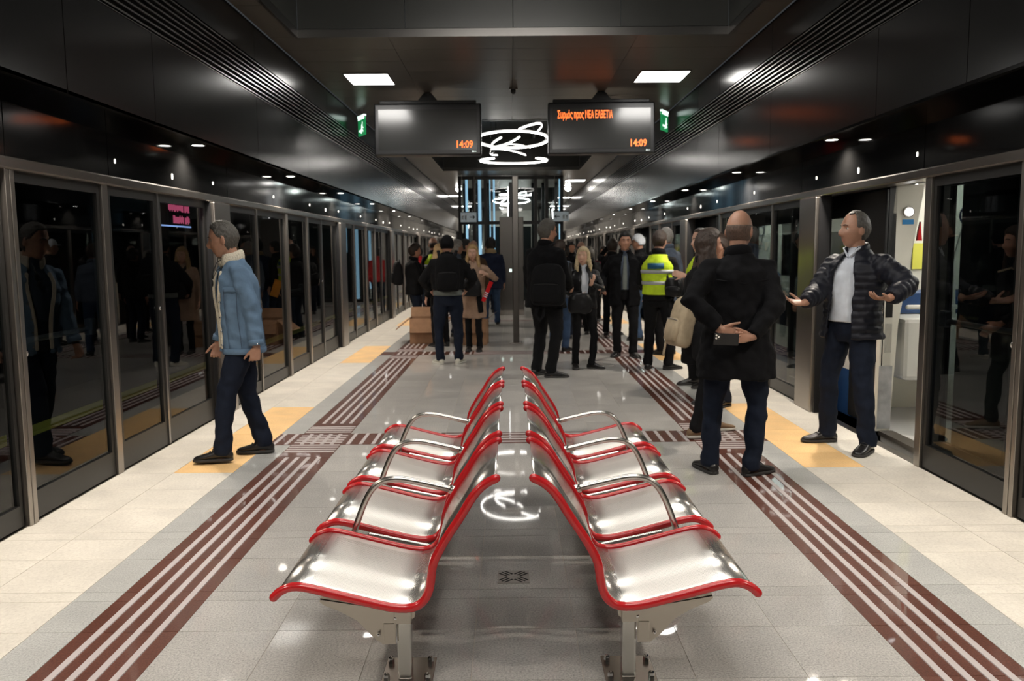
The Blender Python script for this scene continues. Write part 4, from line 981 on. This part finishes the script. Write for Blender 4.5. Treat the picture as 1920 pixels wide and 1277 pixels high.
    hemz = o_.get('hem', .80 if kind != 'coat' else .68); fl = o_.get('flare', 0); bulk = o_.get('bulk', .0); gapf = o_.get('gap', None)
    def prof(k, qu=True):
        b = bulk+k; rows_ = [(hemz, .178*w_+fl+b, .135+fl*.6+b+belly*.1, 0)]
        if hemz < .84: rows_.append((.86, .178*w_+fl*.5+b, .135+fl*.3+b+belly*.12, 0))
        if hemz < .9: rows_.append((.95, .172*w_+fl*.3+b, .133+b+belly*.14, 0))
        rows_ += [(1.08, .165*w_+b, .132+b+belly*.14, 0), (1.22, .178*w_+b, .138+b, .0), (1.30, .184*w_+b, .136+b, -.004), (1.36, .162*w_+b, .122+b, -.008), (1.41, .118*w_+b*.7, .1+b*.6, -.008), (1.455, .095+b*.4, .078+b*.4, -.006), (1.48, .07+b*.2, .064+b*.2, -.004)]
        if o_.get('quilt') and qu:
            out = []; z = hemz
            while z < 1.44:
                for a, c_ in zip(rows_[:-1], rows_[1:]):
                    if a[0] <= z <= c_[0]: t = (z-a[0])/(c_[0]-a[0]); v_ = [a[i]+(c_[i]-a[i])*t for i in range(4)]; break
                u = abs(math.sin(PI*(z-hemz)/.052))**.6*.013-.006; out.append((z, v_[1]+u, v_[2]+u, v_[3])); z += .0065
            rows_ = out+rows_[-2:]
        return rows_
    J = MB()
    if gapf:                     # open front: a C-shaped shell round the body, shirt beneath
        rows_ = prof(.012); n = 40; outer = []
        for z, rx, ry, yo in rows_:
            g = gapf(z); c = pel.lerp(nb, max(0, (z-.93)/.53)) if z > .93 else Vector((pel.x, 0, z)); c = Vector((c.x, c.y+yo, z)); mt = Matrix.Rotation(R(twist*ss(.93, 1.4, z)), 3, 'Z'); ring = []
            pts = []
            for j in range(n+1):
                a = PI/2+g[1]+(2*PI-g[0]-g[1])*j/n; pts.append(Vector(((rx)*math.cos(a), (ry)*math.sin(a), 0)))
            tk = .024
            inn = [p-Vector((p.x/rx, p.y/ry, 0)).normalized()*tk for p in pts]
            outer.append([c+mt @ p for p in pts+inn[::-1]])
        J.rings(outer)
        S2 = MB(); torso(S2, [(z, rx-.024, ry-.026, yo) for z, rx, ry, yo in prof(0, False) if z > .93]+[]); 
        S2.limb([nb+Vector((0, -.002, -.03)), nb+Vector((0, .004, .025))], [.07, .06], n=16)
        fin(S2, 'shirt', o_.get('shirt', 'shirt_white'), remesh=cvox, disp=.012)
    else: torso(J, prof(0))
    sr = o_.get('sleeve', 1.0)*(1 if sex == 'm' else .88)
    for i, sx in ((0, -1), (1, 1)):
        cf = wr[i].lerp(el[i], .06)
        if kind == 'vest': continue
        J.limb([nb+tw @ Vector((sx*.09, -.005, -.06)), sh[i]+Vector((0, 0, .0)), sh[i].lerp(el[i], .5), el[i], el[i].lerp(cf, .5), cf], [(.05*sr, .046), .060*sr, .063*sr, .057*sr, .051*sr, .043*sr], n=16, ends='rf')
        if o_.get('quilt'):
            ch_ = [sh[i], sh[i].lerp(el[i], .5), el[i], el[i].lerp(cf, .5), cf]; rd = [.067*sr, .064*sr, .058*sr, .052*sr, .042*sr]; P2 = []; R2 = []
            for k in range(4):
                for t_ in range(14): P2.append(ch_[k].lerp(ch_[k+1], t_/14)); R2.append(rd[k]+(rd[k+1]-rd[k])*t_/14)
            P2 = [sum((P2[min(len(P2)-1, max(0, x+dx))] for dx in (-3, -2, -1, 0, 1, 2, 3)), Vector())/7 for x in range(len(P2))]; acc = 0; R3 = []
            for x in range(len(P2)):
                if x: acc += (P2[x]-P2[x-1]).length
                R3.append(R2[x]+abs(math.sin(PI*acc/.05))**.6*.012-.002)
            J.limb(P2, R3, n=18, ends='rf')
    jo = fin(J, {'coat': 'coat', 'vest': 'vest'}.get(kind, 'jacket'), cm, remesh=cvox, disp=.034 if not o_.get('quilt') else .02, sm=4 if not o_.get('quilt') else 1)
    if q == 0:
        d2 = jo.modifiers.new('d2', 'DISPLACE'); d2.texture = cl3; d2.strength = .012; d2.mid_level = .5; d2.texture_coords = 'LOCAL'
    # collar
    ck = o_.get('collar', 'band')
    if ck:
        cmat = o_.get('collarmat', cm); a0, a1 = (35, 325) if gapf or ck == 'shirt' else (12, 348); rr = []
        zt = {'band': .04, 'fleece': .05, 'shirt': .035, 'fur': .06}[ck]; tk = {'band': .016, 'fleece': .024, 'shirt': .01, 'fur': .04}[ck]
        pts = [nb+tw @ Vector((.074*math.sin(R(a)), .002+.074*math.cos(R(a)), .015-.02*math.cos(R(a)))) for a in range(a0, a1+1, 10)]
        fin(MB().limb(pts, [(tk, zt)]*len(pts), n=10, hint=None) if False else MB().rings([[p+(p-nb-Vector((0, 0, p.z-nb.z))).normalized()*(tk*math.cos(b))+Vector((0, 0, zt*math.sin(b))) for b in (2*PI*i/10 for i in range(10))] for p in pts]), 'collar', cmat, disp=.01 if ck in ('fleece', 'fur') else 0, tex=cl2)
    ctx = dict(P=P, fin=fin, hc=hc, HR=HR, nb=nb, tw=tw, pel=pel, wr=wr, el=el, sh=sh, torso=torso, prof=prof, inv=inv, m=m, kn=kn, ank=ank, jo=jo, cvox=cvox, loc=loc)
    for ex in extras: ex(ctx)
    return ctx
def wp(ctx, p):   # local body point -> world
    return ctx['m'] @ Vector(p)
# ---- extras (parts of the clothes)
def hi_vest(ctx, col='hiviz'):
    J = MB(); ctx['torso'](J, [(z, rx+.012 if z < 1.36 else rx+.004, ry+.012, yo) for z, rx, ry, yo in ctx['prof'](0) if .9 < z < 1.46]); v = ctx['fin'](J, 'vest', col, remesh=ctx['cvox'], disp=.014)
    for z in (1.10, 1.24):
        B_ = MB(); rr = [q_ for q_ in ctx['prof'](0)]
        def at(z_):
            for a, b in zip(rr[:-1], rr[1:]):
                if a[0] <= z_ <= b[0]: t = (z_-a[0])/(b[0]-a[0]); return tuple(a[i]+(b[i]-a[i])*t for i in range(4))
        ctx['torso'](B_, [(z_, at(z_)[1]+.02, at(z_)[2]+.02, at(z_)[3]) for z_ in (z-.022, z+.022)]); ctx['fin'](B_, 'reflective_band', 'reflect', v)
    n_ = ctx['tw']; B_ = MB().box(ctx['nb']+n_ @ Vector((.0, -.168, -.15)), (.2, .02, .07), mtx=n_); ctx['fin'](B_, 'back_patch', 'bluepatch', v)
def bag_strap(ctx, pts, r=(.014, .004), m='black_cloth', par=None): return ctx['fin'](MB().limb(pts, [r]*len(pts), n=8), 'strap', m, par)
# ---------------------------------------------------------------- the people themselves
def skirt_split(ctx): pass
def denim_bits(ctx):
    f = ctx['fin']; jo = ctx['jo']; nb = ctx['nb']; tw = ctx['tw']; pr = dict((r[0], r) for r in ctx['prof'](.012))
    def at(z_, ang, out=.004):
        rr = ctx['prof'](.012)
        for a, b in zip(rr[:-1], rr[1:]):
            if a[0] <= z_ <= b[0]:
                t = (z_-a[0])/(b[0]-a[0]); q = [a[i]+(b[i]-a[i])*t for i in range(4)]; break
        a = PI/2+R(ang); c = ctx['pel'].lerp(nb, max(0, (z_-.93)/.53)); mt = Matrix.Rotation(math.atan2(tw[1][0], tw[0][0])*ss(.93, 1.4, z_), 3, 'Z')
        return Vector((c.x, c.y+q[3], z_))+mt @ Vector(((q[1]+out)*math.cos(a), (q[2]+out)*math.sin(a), 0))
    ctx['at'] = at
def person_A_extras(ctx):
    denim_bits(ctx); at = ctx['at']; f = ctx['fin']; jo = ctx['jo']
    for ang in (26, -26):                      # fleece edge showing along the open front
        zs = [.84+.06*i for i in range(10)]; g = [(gapA(z)[1] if ang > 0 else gapA(z)[0]) for z in zs]
        f(MB().limb([at(z, math.degrees(gg)*(1 if ang > 0 else -1), -.006) for z, gg in zip(zs, g)], [(.014, .012)]*10, n=8), 'fleece_edge', 'fleece', jo)
    for z in (.86, .96, 1.06, 1.17):
        p = at(z, math.degrees(gapA(z)[1])+7, .008); f(MB().ell(p, (.008, .008, .008)), 'button', 'chrome', jo)
    for a in (62, -55):                        # chest pocket flaps
        pts = [at(1.26, a+d, .006) for d in (-16, -8, 0, 8, 16)]; f(MB().limb(pts, [(.006, .018)]*5, n=8, hint=None), 'pocket_flap', 'denim', jo)
    zz = [at(.815+.0, a, .006) for a in range(25, 336, 12)]; f(MB().rings([[p+Vector((0, 0, .022*math.sin(b)))+Vector((p.x, p.y, 0)).normalized()*.008*math.cos(b) for b in (2*PI*i/8 for i in range(8))] for p in zz]), 'waistband', 'denim', jo)
    for a in (48, 78, 112, 150, 200): f(MB().limb([at(.84+.06*i, a-3*math.sin(i/7*PI), .012) for i in range(8)], .0022, n=5), 'seam', 'slate', jo)
    for i in (0, 1):
        w0, e0 = ctx['wr'][i], ctx['el'][i]; f(MB().limb([w0.lerp(e0, .04), w0.lerp(e0, .2)], .052, n=16, ends='ff'), 'cuff', 'denim', jo)
        f(MB().ell(w0.lerp(e0, .1)+Vector((-.05 if i == 0 else .05, 0, 0)), (.007, .007, .007)), 'button', 'chrome', jo)
    nb = ctx['nb']; tw = ctx['tw']
    g = MB()
    for k in (0, 1):
        c = nb+tw @ Vector((-.035+.015*k, .142, -.10-.055*k)); g.ell(c, (.022, .006, .026))
        g.limb([c+Vector((0, .0, .02)), c+tw @ Vector((-.01, -.03, .09)), c+tw @ Vector((-.012, -.06, .11))], .003, n=5)
    f(g, 'sunglasses', 'black')
def gapA(z):
    t = ss(.8, 1.4, z); return (.32+.5*t*0+.25*ss(.95, 1.35, z), .30+.25*ss(.95, 1.35, z))
# A: man in the denim jacket, walking left
A = person('man walking left in a blue denim jacket with a cream fleece collar', (-1.99, 6.08, 0), 117, 1.77,
    feet=((-.08, .19, -20), (.08, -.14, -20)), hands=((-.235, -.07, .80), (.26, .13, .84)), poles=((-.2, -1, 0), (.4, -1, 0)), hd=(-24, -8), twist=4, lean=.05, skin='skintan', hair=('short', 'hair_grey', .007, (.086, .012, -.085)),
    top=('jacket', 'denim', dict(hem=.80, gap=gapA, shirt='slate', bulk=.012, sleeve=1.08, collar='fleece', collarmat='fleece')), legs='navy', q=0, build=.97,
    handpose=[dict(curl=58, dir=(.05, .15, -1), n=(1, -.1, 0), thumb=(0, 1, 0)), dict(curl=45)], extras=(person_A_extras,))
# B: bald man, black coat, hands behind his back
def coat_back(ctx):
    f = ctx['fin']; nb = ctx['nb']; tw = ctx['tw']; jo = ctx['jo']
    y = lambda z: None
    f(MB().limb([Vector((nb.x-.17, nb.y-.125, 1.31)), Vector((nb.x, nb.y-.158, 1.285)), Vector((nb.x+.17, nb.y-.125, 1.31))], .0035, n=5), 'yoke_seam', 'black_cloth', jo)
    f(MB().limb([Vector((-.0, -.165, .68)), Vector((.0, -.16, .9))], .004, n=5), 'back_vent', 'black_cloth', jo)
B_ = person('bald man in a long black coat seen from behind, hands clasped behind his back', (1.50, 5.47, 0), 0, 1.785,
    feet=((-.14, .08, 15), (.12, .0, -60)), hands=((-.16, -.215, 1.0), (.03, -.235, .955)), poles=((-1, -.25, -.1), (1, -.25, -.1)), hd=(-34, 0), skin='skintan', hair=('bald', 'stubble'), glasses=True,
    top=('coat', 'black_wool', dict(hem=.665, flare=.05, bulk=.018, sleeve=1.16, collar='band')), legs='navy', q=0, build=1.13,
    handpose=[dict(dir=(1, -.05, -.25), n=(0, -1, 0), curl=52, thumb=(0, 0, 1)), dict(dir=(-1, -.1, -.05), n=(.0, -1, .1), curl=48, thumb=(0, 0, 1), ta=25)], extras=(coat_back,))
# C: talking man in the puffer jacket
gapC = lambda z: (.44-.1*ss(1.2, 1.45, z), .50-.12*ss(1.2, 1.45, z))
def belt(ctx):
    B = MB(); ctx['torso'](B, [(1.0, .163, .122, 0), (1.035, .16, .12, 0)]); ctx['fin'](B, 'belt', 'black')
    S = MB()
    for sx in (-1, 1): S.limb([ctx['nb']+ctx['tw'] @ Vector((sx*.012, .085, -.035)), ctx['nb']+ctx['tw'] @ Vector((sx*.06, .06, .02)), ctx['nb']+ctx['tw'] @ Vector((sx*.066, -.02, .035))], [(.006, .02)]*3, n=6)
    ctx['fin'](S, 'shirt_collar', 'shirt_white')

C_ = person('talking man in a dark quilted puffer jacket over a pale shirt, both palms raised', (2.60, 6.2, 0), 122, 1.80,
    feet=((-.15, .03, 14), (.24, -.03, -28)), hands=((-.42, .25, 1.15), (.13, .42, 1.10)), poles=((-1, -.3, -.5), (.7, -.5, -1)), hd=(-24, 4), hip=.04, skin='skintan', hair=('thin', 'hair_grey'),
    top=('jacket', 'puffer', dict(hem=.83, gap=gapC, shirt='shirt_white', bulk=.03, flare=.02, sleeve=1.2, quilt=1, collar='band')), legs='navy', q=0, build=1.02,
    handpose=[dict(dir=(.35, 1, .0), n=(.1, -.1, 1), thumb=(-1, .2, .4), curl=22), dict(dir=(.35, 1, .05), n=(-.55, -.2, .8), thumb=(.4, .1, 1), curl=16, ta=50)], extras=(belt,))
D_ = person('woman with long dark hair in black beside the bald man, wearing tan suede shoes', (1.58, 6.75, 0), -78, 1.69,
    feet=((-.06, .14, 0), (.17, -.14, 0)), hands=((-.2, .12, .9), (.2, .18, .95)), hd=(-12, 0), sex='f', hair=('long', 'hair_brown'), top=('jacket', 'black_cloth', dict(hem=.62, flare=.04, bulk=.02)), legs='black_cloth', shoe=('shoebrown', 'solewhite'), q=1)
E_ = person('man in a yellow reflective vest over black, seen from behind with a shoulder bag', (1.86, 10.43, 0), -22, 1.77,
    feet=((-.13, .03, 10), (.13, .05, -45)), hands=((-.2, .28, 1.0), (.28, .04, .84)), hd=(-15, 0), skin='skintan', hair=('short', 'hair_brown', .009), top=('jacket', 'black_cloth', dict(hem=.88, bulk=.01)), legs='black_cloth', q=1, build=1.08, extras=(hi_vest,))
def tie(ctx):
    nb, tw = ctx['nb'], ctx['tw']
    ctx['fin'](MB().limb([nb+tw @ Vector((0, .11, -.05)), nb+tw @ Vector((0, .13, -.15)), nb+tw @ Vector((0, .15, -.35)), nb+tw @ Vector((0, .15, -.5))], [(.02, .008), (.025, .008), (.035, .008), (.03, .006)], n=8, hint=(1, 0, 0)), 'tie', 'grey_knit')
gapN = lambda z: (.25, .25)
F_ = person('dark-haired man in a long black coat with a grey tie, facing the camera', (1.62, 11.75, 0), 172, 1.78,
    feet=((-.12, .05, 25), (.1, -.05, -20)), hands=((-.28, .1, .9), (.3, .14, .98)), hd=(5, 0), hair=('short', 'hair_black', .015), top=('coat', 'black_wool', dict(hem=.72, bulk=.02, gap=gapN, shirt='coat_blue')), legs='black_cloth', q=1, build=1.05, extras=(tie,))
G_ = person('blonde woman in a black leather jacket facing the camera, a dark handbag at her hip', (.93, 10.62, 0), 186, 1.56,
    feet=((-.12, .05, 60), (.12, .0, -5)), hands=((-.06, .26, 1.24), (.10, .22, 1.06)), poles=((-1, -.5, -.6), (1, -.5, -.6)), hd=(-28, 8), skin='skinpale', sex='f', hair=('bob', 'hair_pale'), top=('jacket', 'leather_black', dict(hem=.88, bulk=.01, gap=gapN, shirt='shirt_white')), legs='black_cloth', q=1,
    handpose=[dict(dir=(-.3, .3, .6), n=(0, 0, 1), curl=20), dict(dir=(-1, .2, 0), n=(0, -1, 0), curl=30)])
H_ = person('tall grey-haired man in a black coat, seen from behind with a dark backpack', (.42, 9.97, 0), -32, 1.90,
    feet=((-.12, .0, -5), (.1, -.06, -55)), hands=((-.22, .1, .86), (.2, .22, 1.0)), hd=(-28, 0), hair=('short', 'hair_grey', .012), glasses=True, top=('coat', 'black_wool', dict(hem=.78, bulk=.03, flare=.02, sleeve=1.1)), legs='black_cloth', q=1, build=1.12)
I_ = person('man in a black cap seen from behind with a dark backpack and pale sneakers', (-.85, 11.15, 0), 4, 1.74,
    feet=((-.12, .0, 25), (.14, .02, -20)), hands=((-.24, .25, 1.0), (.26, .22, 1.0)), poles=((-1, -.6, -.2), (1, -.6, -.2)), hd=(0, -5), hair=('cap', 'black_cloth'), top=('jacket', 'black_cloth', dict(hem=1.02, bulk=.03, sleeve=1.15)), legs='navy', shoe=('shoewhite', 'solewhite'), q=1, build=1.16,
    extras=(lambda c: (lambda mb: (c['torso'](mb, [(.94, .20, .15, 0), (.98, .20, .155, 0), (1.06, .19, .15, 0)]), c['fin'](mb, 'shirt', 'grey_knit', remesh=.013)))(MB()),))
J_ = person('woman in a beige coat with long wavy fair hair looking towards the camera', (-.57, 12.6, 0), 176, 1.62,
    feet=((-.1, .05, 0), (.08, .0, 0)), hands=((-.24, .2, 1.28), (.24, .05, .85)), poles=((-1, -.6, -.8), (1, -1, 0)), hd=(0, 0), skin='skinpale', sex='f', hair=('long', 'hair_blonde'), top=('coat', 'beige_wool', dict(hem=.55, flare=.02, bulk=.02)), legs='black_cloth', q=1,
    extras=(lambda c: c['fin'](MB().limb([c['nb']+Vector((.06, .05, .0)), c['nb']+Vector((-.02, .15, -.15)), c['nb']+Vector((-.1, .17, -.4)), c['nb']+Vector((-.14, .17, -.8))], [(.045, .015)]*4, n=8, hint=(1, 0, 0)), 'scarf', 'black_cloth'),))
K_ = person('person in a navy parka with a fur-trimmed hood, seen from behind beside the steel pole', (-.40, 16.9, 0), -5, 1.78,
    feet=((-.12, .0, 0), (.12, .02, 0)), hair=('short', 'hair_black', .03), top=('coat', 'parka', dict(hem=.74, bulk=.05, sleeve=1.25, collar='fur', collarmat='fur')), legs='jeans', shoe=('shoe', 'solewhite'), q=2, build=1.1)
L_ = person('person in black standing behind the open cardboard box, seen from the side with a backpack', (-1.72, 14.75, 0), -75, 1.66,
    hands=((-.2, .22, 1.0), (.2, .25, .95)), hair=('short', 'hair_brown', .03), top=('jacket', 'black_cloth', dict(hem=.8, bulk=.03)), legs='navy', q=2)
crowd = [
 ('person in a high-visibility vest over black, half hidden behind the man in the cap', (-1.42, 15.4), 20, 1.78, ('bald', 'hair_brown'), ('jacket', 'black_cloth'), 'black_cloth', 1, 'm'),
 ('fair-haired woman peeking out left of the man in the black cap', (-1.12, 13.2), 30, 1.64, ('bob', 'hair_blonde'), ('jacket', 'black_cloth'), 'black_cloth', 0, 'f'),
 ('silver-haired man looking right, just behind the man in the black cap', (-.96, 14.65), -60, 1.72, ('short', 'hair_silver', .016), ('jacket', 'coat_blue'), 'navy', 0, 'm'),
 ('dark-haired man looking right behind the silver-haired man', (-.92, 16.4), -75, 1.76, ('short', 'hair_black', .014), ('jacket', 'black_cloth'), 'navy', 0, 'm'),
 ('bald man with a pink scalp behind the woman in the beige coat', (-.67, 15.2), 10, 1.72, ('bald', 'hair_silver'), ('jacket', 'brown_cloth'), 'navy', 0, 'm'),
 ('person in blue trousers mostly hidden behind the tall grey-haired man', (.72, 12.45), -30, 1.68, ('short', 'hair_brown', .016), ('jacket', 'coat_blue'), 'jeans', 0, 'm'),
 ('dark-haired man between the tall man and the blonde woman, farther back', (.93, 14.2), 20, 1.62, ('short', 'hair_black', .016), ('jacket', 'black_cloth'), 'navy', 0, 'm'),
 ('bald man in a black coat seen from behind, over the blonde woman\'s shoulder', (1.27, 14.9), 0, 1.68, ('bald', 'hair_brown'), ('coat', 'black_wool'), 'black_cloth', 0, 'm'),
 ('grey-haired person in black, just right of the bald man in the crowd', (1.55, 16.2), 10, 1.58, ('short', 'hair_grey', .02), ('jacket', 'black_cloth'), 'black_cloth', 0, 'm'),
 ('woman with fair hair in a dark red top, hand at her mouth, far back', (1.98, 17.7), 176, 1.60, ('long', 'hair_brown'), ('jacket', 'wine'), 'black_cloth', 0, 'f'),
 ('person in black raising a phone with both hands behind the man with the tie', (1.80, 14.7), -20, 1.72, ('short', 'hair_brown', .02), ('jacket', 'black_cloth'), 'black_cloth', 0, 'm'),
 ('dark-haired man in a white cap and blue jeans behind the man with the tie', (2.17, 13.9), 75, 1.78, ('cap', 'shirt_white'), ('jacket', 'black_cloth'), 'jeans', 0, 'm'),
 ('tall grey-haired man in a blue-grey coat behind the man in the yellow vest', (2.26, 11.95), 35, 1.84, ('receding', 'hair_silver'), ('coat', 'coat_blue'), 'black_cloth', 0, 'm'),
 ('balding person in a yellow vest behind the dark-haired woman, holding a microphone', (2.12, 9.15), 110, 1.75, ('receding', 'hair_brown'), ('jacket', 'black_cloth'), 'black_cloth', 1, 'm'),
 ('dark curly-haired person hidden between the dark-haired woman and the bald man', (2.02, 8.0), 120, 1.66, ('short', 'hair_brown', .03), ('jacket', 'black_cloth'), 'navy', 0, 'm'),
 ('small distant person in a red top by the left doors', (-2.25, 20.5), 0, 1.62, ('short', 'hair_black', .02), ('jacket', 'red_cloth'), 'navy', 0, 'm'),
 ('distant brown-haired person in grey in the crowd right of the totem', (.80, 17.6), 160, 1.7, ('short', 'hair_brown', .02), ('jacket', 'brown_cloth'), 'navy', 0, 'm'),
 ('distant blonde person in the crowd, between the bald man and the totem', (1.05, 19.0), 190, 1.66, ('bob', 'hair_blonde'), ('jacket', 'rust'), 'navy', 0, 'f'),
 ('distant dark-haired person in black at the right of the lift', (1.55, 21.0), 180, 1.72, ('short', 'hair_black', .02), ('jacket', 'black_cloth'), 'navy', 0, 'm'),
 ('distant dark-haired person in black just left of the totem', (-.55, 20.5), 180, 1.74, ('short', 'hair_black', .02), ('jacket', 'black_cloth'), 'navy', 0, 'm'),
 ('distant woman in brown behind the person in the fur-hooded parka', (-.2, 22.5), 170, 1.68, ('bob', 'hair_brown'), ('jacket', 'brown_cloth'), 'navy', 0, 'f'),
]
for i, (lab, (x, y), fa, h_, hr, tp_, lg, hv, sx_) in enumerate(crowd):
    kw = {}
    if 'raising a phone' in lab: kw = dict(hands=((-.13, .3, 1.62), (.1, .3, 1.6)), poles=((-1, 0, -1), (1, 0, -1)))
    elif 'mouth' in lab: kw = dict(hands=((-.05, .2, 1.42), (.05, .26, 1.1)), poles=((-1, 0, -1), (1, 0, -1)))
    elif 'microphone' in lab: kw = dict(hands=((-.2, .35, 1.25), (.25, .1, .95)), poles=((-1, 0, -1), (1, -1, 0)))
    person(lab, (x, y, 0), fa, h_, hair=hr, top=(tp_[0], tp_[1], dict(bulk=.02, hem=.74 if tp_[0] == 'coat' else .84)), legs=lg, sex=sx_, q=2 if y > 10 else 1, extras=(hi_vest,) if hv else (), skin=('skin', 'skinpale', 'skintan')[i % 3], **kw)
# ---------------------------------------------------------------- things people carry
def pack(lab, loc, rz, w_, d_, h_, m, tilt=0, strapped=None, cat='backpack', front=True, name='backpack'):
    """rucksack; local -y is its outer face, +y lies against the wearer"""
    B = empty(name, loc, R(rz), label=lab, cat=cat); B.rotation_euler = (R(tilt), 0, R(rz)); q = MB(); rs = []
    for z, kx, ky in ((-.5, .55, .5), (-.48, .82, .8), (-.40, .97, .98), (-.1, 1, 1), (.2, .96, .9), (.38, .84, .72), (.46, .62, .5), (.5, .3, .25)):
        rs.append([(w_/2*kx*math.copysign(abs(math.cos(a))**.6, math.cos(a)), d_/2*ky*math.copysign(abs(math.sin(a))**.6, math.sin(a)), h_*z) for a in (2*PI*i/24 for i in range(24))])
    b = q.rings(rs).obj('bag_body', m, B, smooth=True); su = b.modifiers.new('s', 'SUBSURF'); su.levels = su.render_levels = 2; dm = b.modifiers.new('d', 'DISPLACE'); dm.texture = cl; dm.strength = .022; dm.mid_level = .5
    if front:
        rs = []
        for z, kx, ky in ((-.42, .4, .5), (-.40, .72, .9), (-.2, .8, 1), (-.02, .74, .9), (.04, .4, .5)):
            rs.append([(w_/2*kx*math.copysign(abs(math.cos(a))**.6, math.cos(a)), -d_*.42+d_*.2*ky*math.copysign(abs(math.sin(a))**.6, math.sin(a)), h_*z) for a in (2*PI*i/20 for i in range(20))])
        f = MB().rings(rs).obj('front_pocket', m, B, smooth=True)
        MB().limb([(-w_*.33, -d_*.55, h_*.0), (0, -d_*.62, h_*.015), (w_*.33, -d_*.55, h_*.0)], .004, n=6).obj('zip', 'steel' if m == 'khaki' else 'black', f)
    MB().limb([(-.03, d_*.2, h_*.47), (-.02, d_*.2, h_*.55), (.02, d_*.2, h_*.55), (.03, d_*.2, h_*.47)], .008, n=6).obj('carry_loop', m, B)
    for pts in (strapped or []): MB().limb(pts, [(.022, .006)]*len(pts), n=8).obj('strap', m, B, smooth=True)
    return B
pack('beige backpack hanging from the dark-haired woman\'s shoulder', (1.40, 6.72, .94), -78, .30, .17, .42, 'khaki', tilt=-12, strapped=[[(.06, .05, .16), (.08, .10, .32), (.1, .18, .46), (.11, .28, .45)], [(.06, .06, -.16), (.10, .13, .02), (.13, .2, .2)], [(-.12, -.02, -.05), (-.13, -.05, -.2), (-.125, -.05, -.3)]])
pack('dark backpack on the tall grey-haired man\'s back, with a small white tag', (.44, 9.72, 1.12), -20, .44, .17, .50, 'black_cloth', tilt=-4, strapped=[[(-.04, .06, .22), (-.06, .07, .36), (-.02, .12, .48), (.0, .22, .5)], [(-.12, .02, -.18), (-.15, .0, -.36), (-.09, -.01, -.42), (-.05, 0, -.36), (-.05, .02, -.2)]])
pack('dark structured backpack worn by the man in the black cap', (-.83, 10.9, 1.24), 4, .34, .16, .50, 'black_cloth', strapped=[[(-.1, .06, .2), (-.12, .13, .29), (-.12, .22, .28)], [(.1, .06, .2), (.12, .13, .29), (.12, .22, .28)]])
pack('black backpack on the person standing behind the open cardboard box', (-2.0, 14.7, 1.14), -75, .32, .18, .42, 'black_cloth')
pack('black shoulder bag hanging at the hip of the man in the yellow vest', (2.02, 10.22, 1.06), -30, .24, .14, .24, 'leather_black', cat='shoulder bag', name='shoulder_bag', strapped=[[(-.09, 0, .1), (-.16, .02, .3), (-.24, .06, .46)], [(-.09, 0, .1), (-.24, .02, .25), (-.33, .04, .43)]])
pack('black handbag with a round brass clasp held in front of the beige coat', (-.60, 12.36, .98), -4, .34, .10, .27, 'leather_black', cat='handbag', name='handbag', front=False)
pack('dark handbag hanging at the blonde woman\'s hip', (.87, 10.4, .86), 8, .32, .12, .26, 'leather_black', cat='handbag', name='handbag', front=False, strapped=[[(-.1, 0, .1), (-.12, .04, .3), (-.1, .1, .5)]])
pack('black cloth bag hanging under the beige backpack beside the dark-haired woman', (1.56, 6.5, .80), -60, .34, .12, .34, 'black_cloth', cat='tote bag', name='tote_bag', front=False)
PH = empty('smartphone', (1.335, 5.10, .968), R(0), label='black smartphone held behind the back of the bald man', cat='phone'); PH.rotation_euler = (R(4), R(3), 0)
MB().bb(-.078, .078, -.005, .004, -.037, .037).obj('phone_body', 'black', PH, bevel=.004)
cm_ = MB().bb(-.074, -.04, -.008, -.005, -.002, .032).obj('camera_island', 'screen', PH, bevel=.002)
for a, b in ((-.065, .006), (-.065, .023), (-.05, .015)): MB().limb([(a, -.0095, b), (a, -.008, b)], .006, n=12, ends='ff').obj('lens', 'chrome', cm_)
LF = empty('leaflet', (-.35, 12.3, .92), 0, label='red and white leaflet held near the woman in the beige coat', cat='leaflet'); LF.rotation_euler = (0, R(25), R(20))
MB().bb(-.03, .03, -.003, .003, -.16, .16).obj('sheet', 'red', LF)
for k in range(3): MB().bb(-.028, .028, -.004, -.003, -.09+.03*k, -.075+.03*k).obj('white_stripe', 'shirt_white', LF)
EN = empty('envelope', (-1.43, 14.5, .90), R(-20), label='orange folder held by the person behind the open cardboard box', cat='folder')
MB().box((0, 0, 0), (.14, .01, .3), mtx=Matrix.Rotation(R(-20), 3, 'Y')).obj('cover', 'orange_cloth', EN)
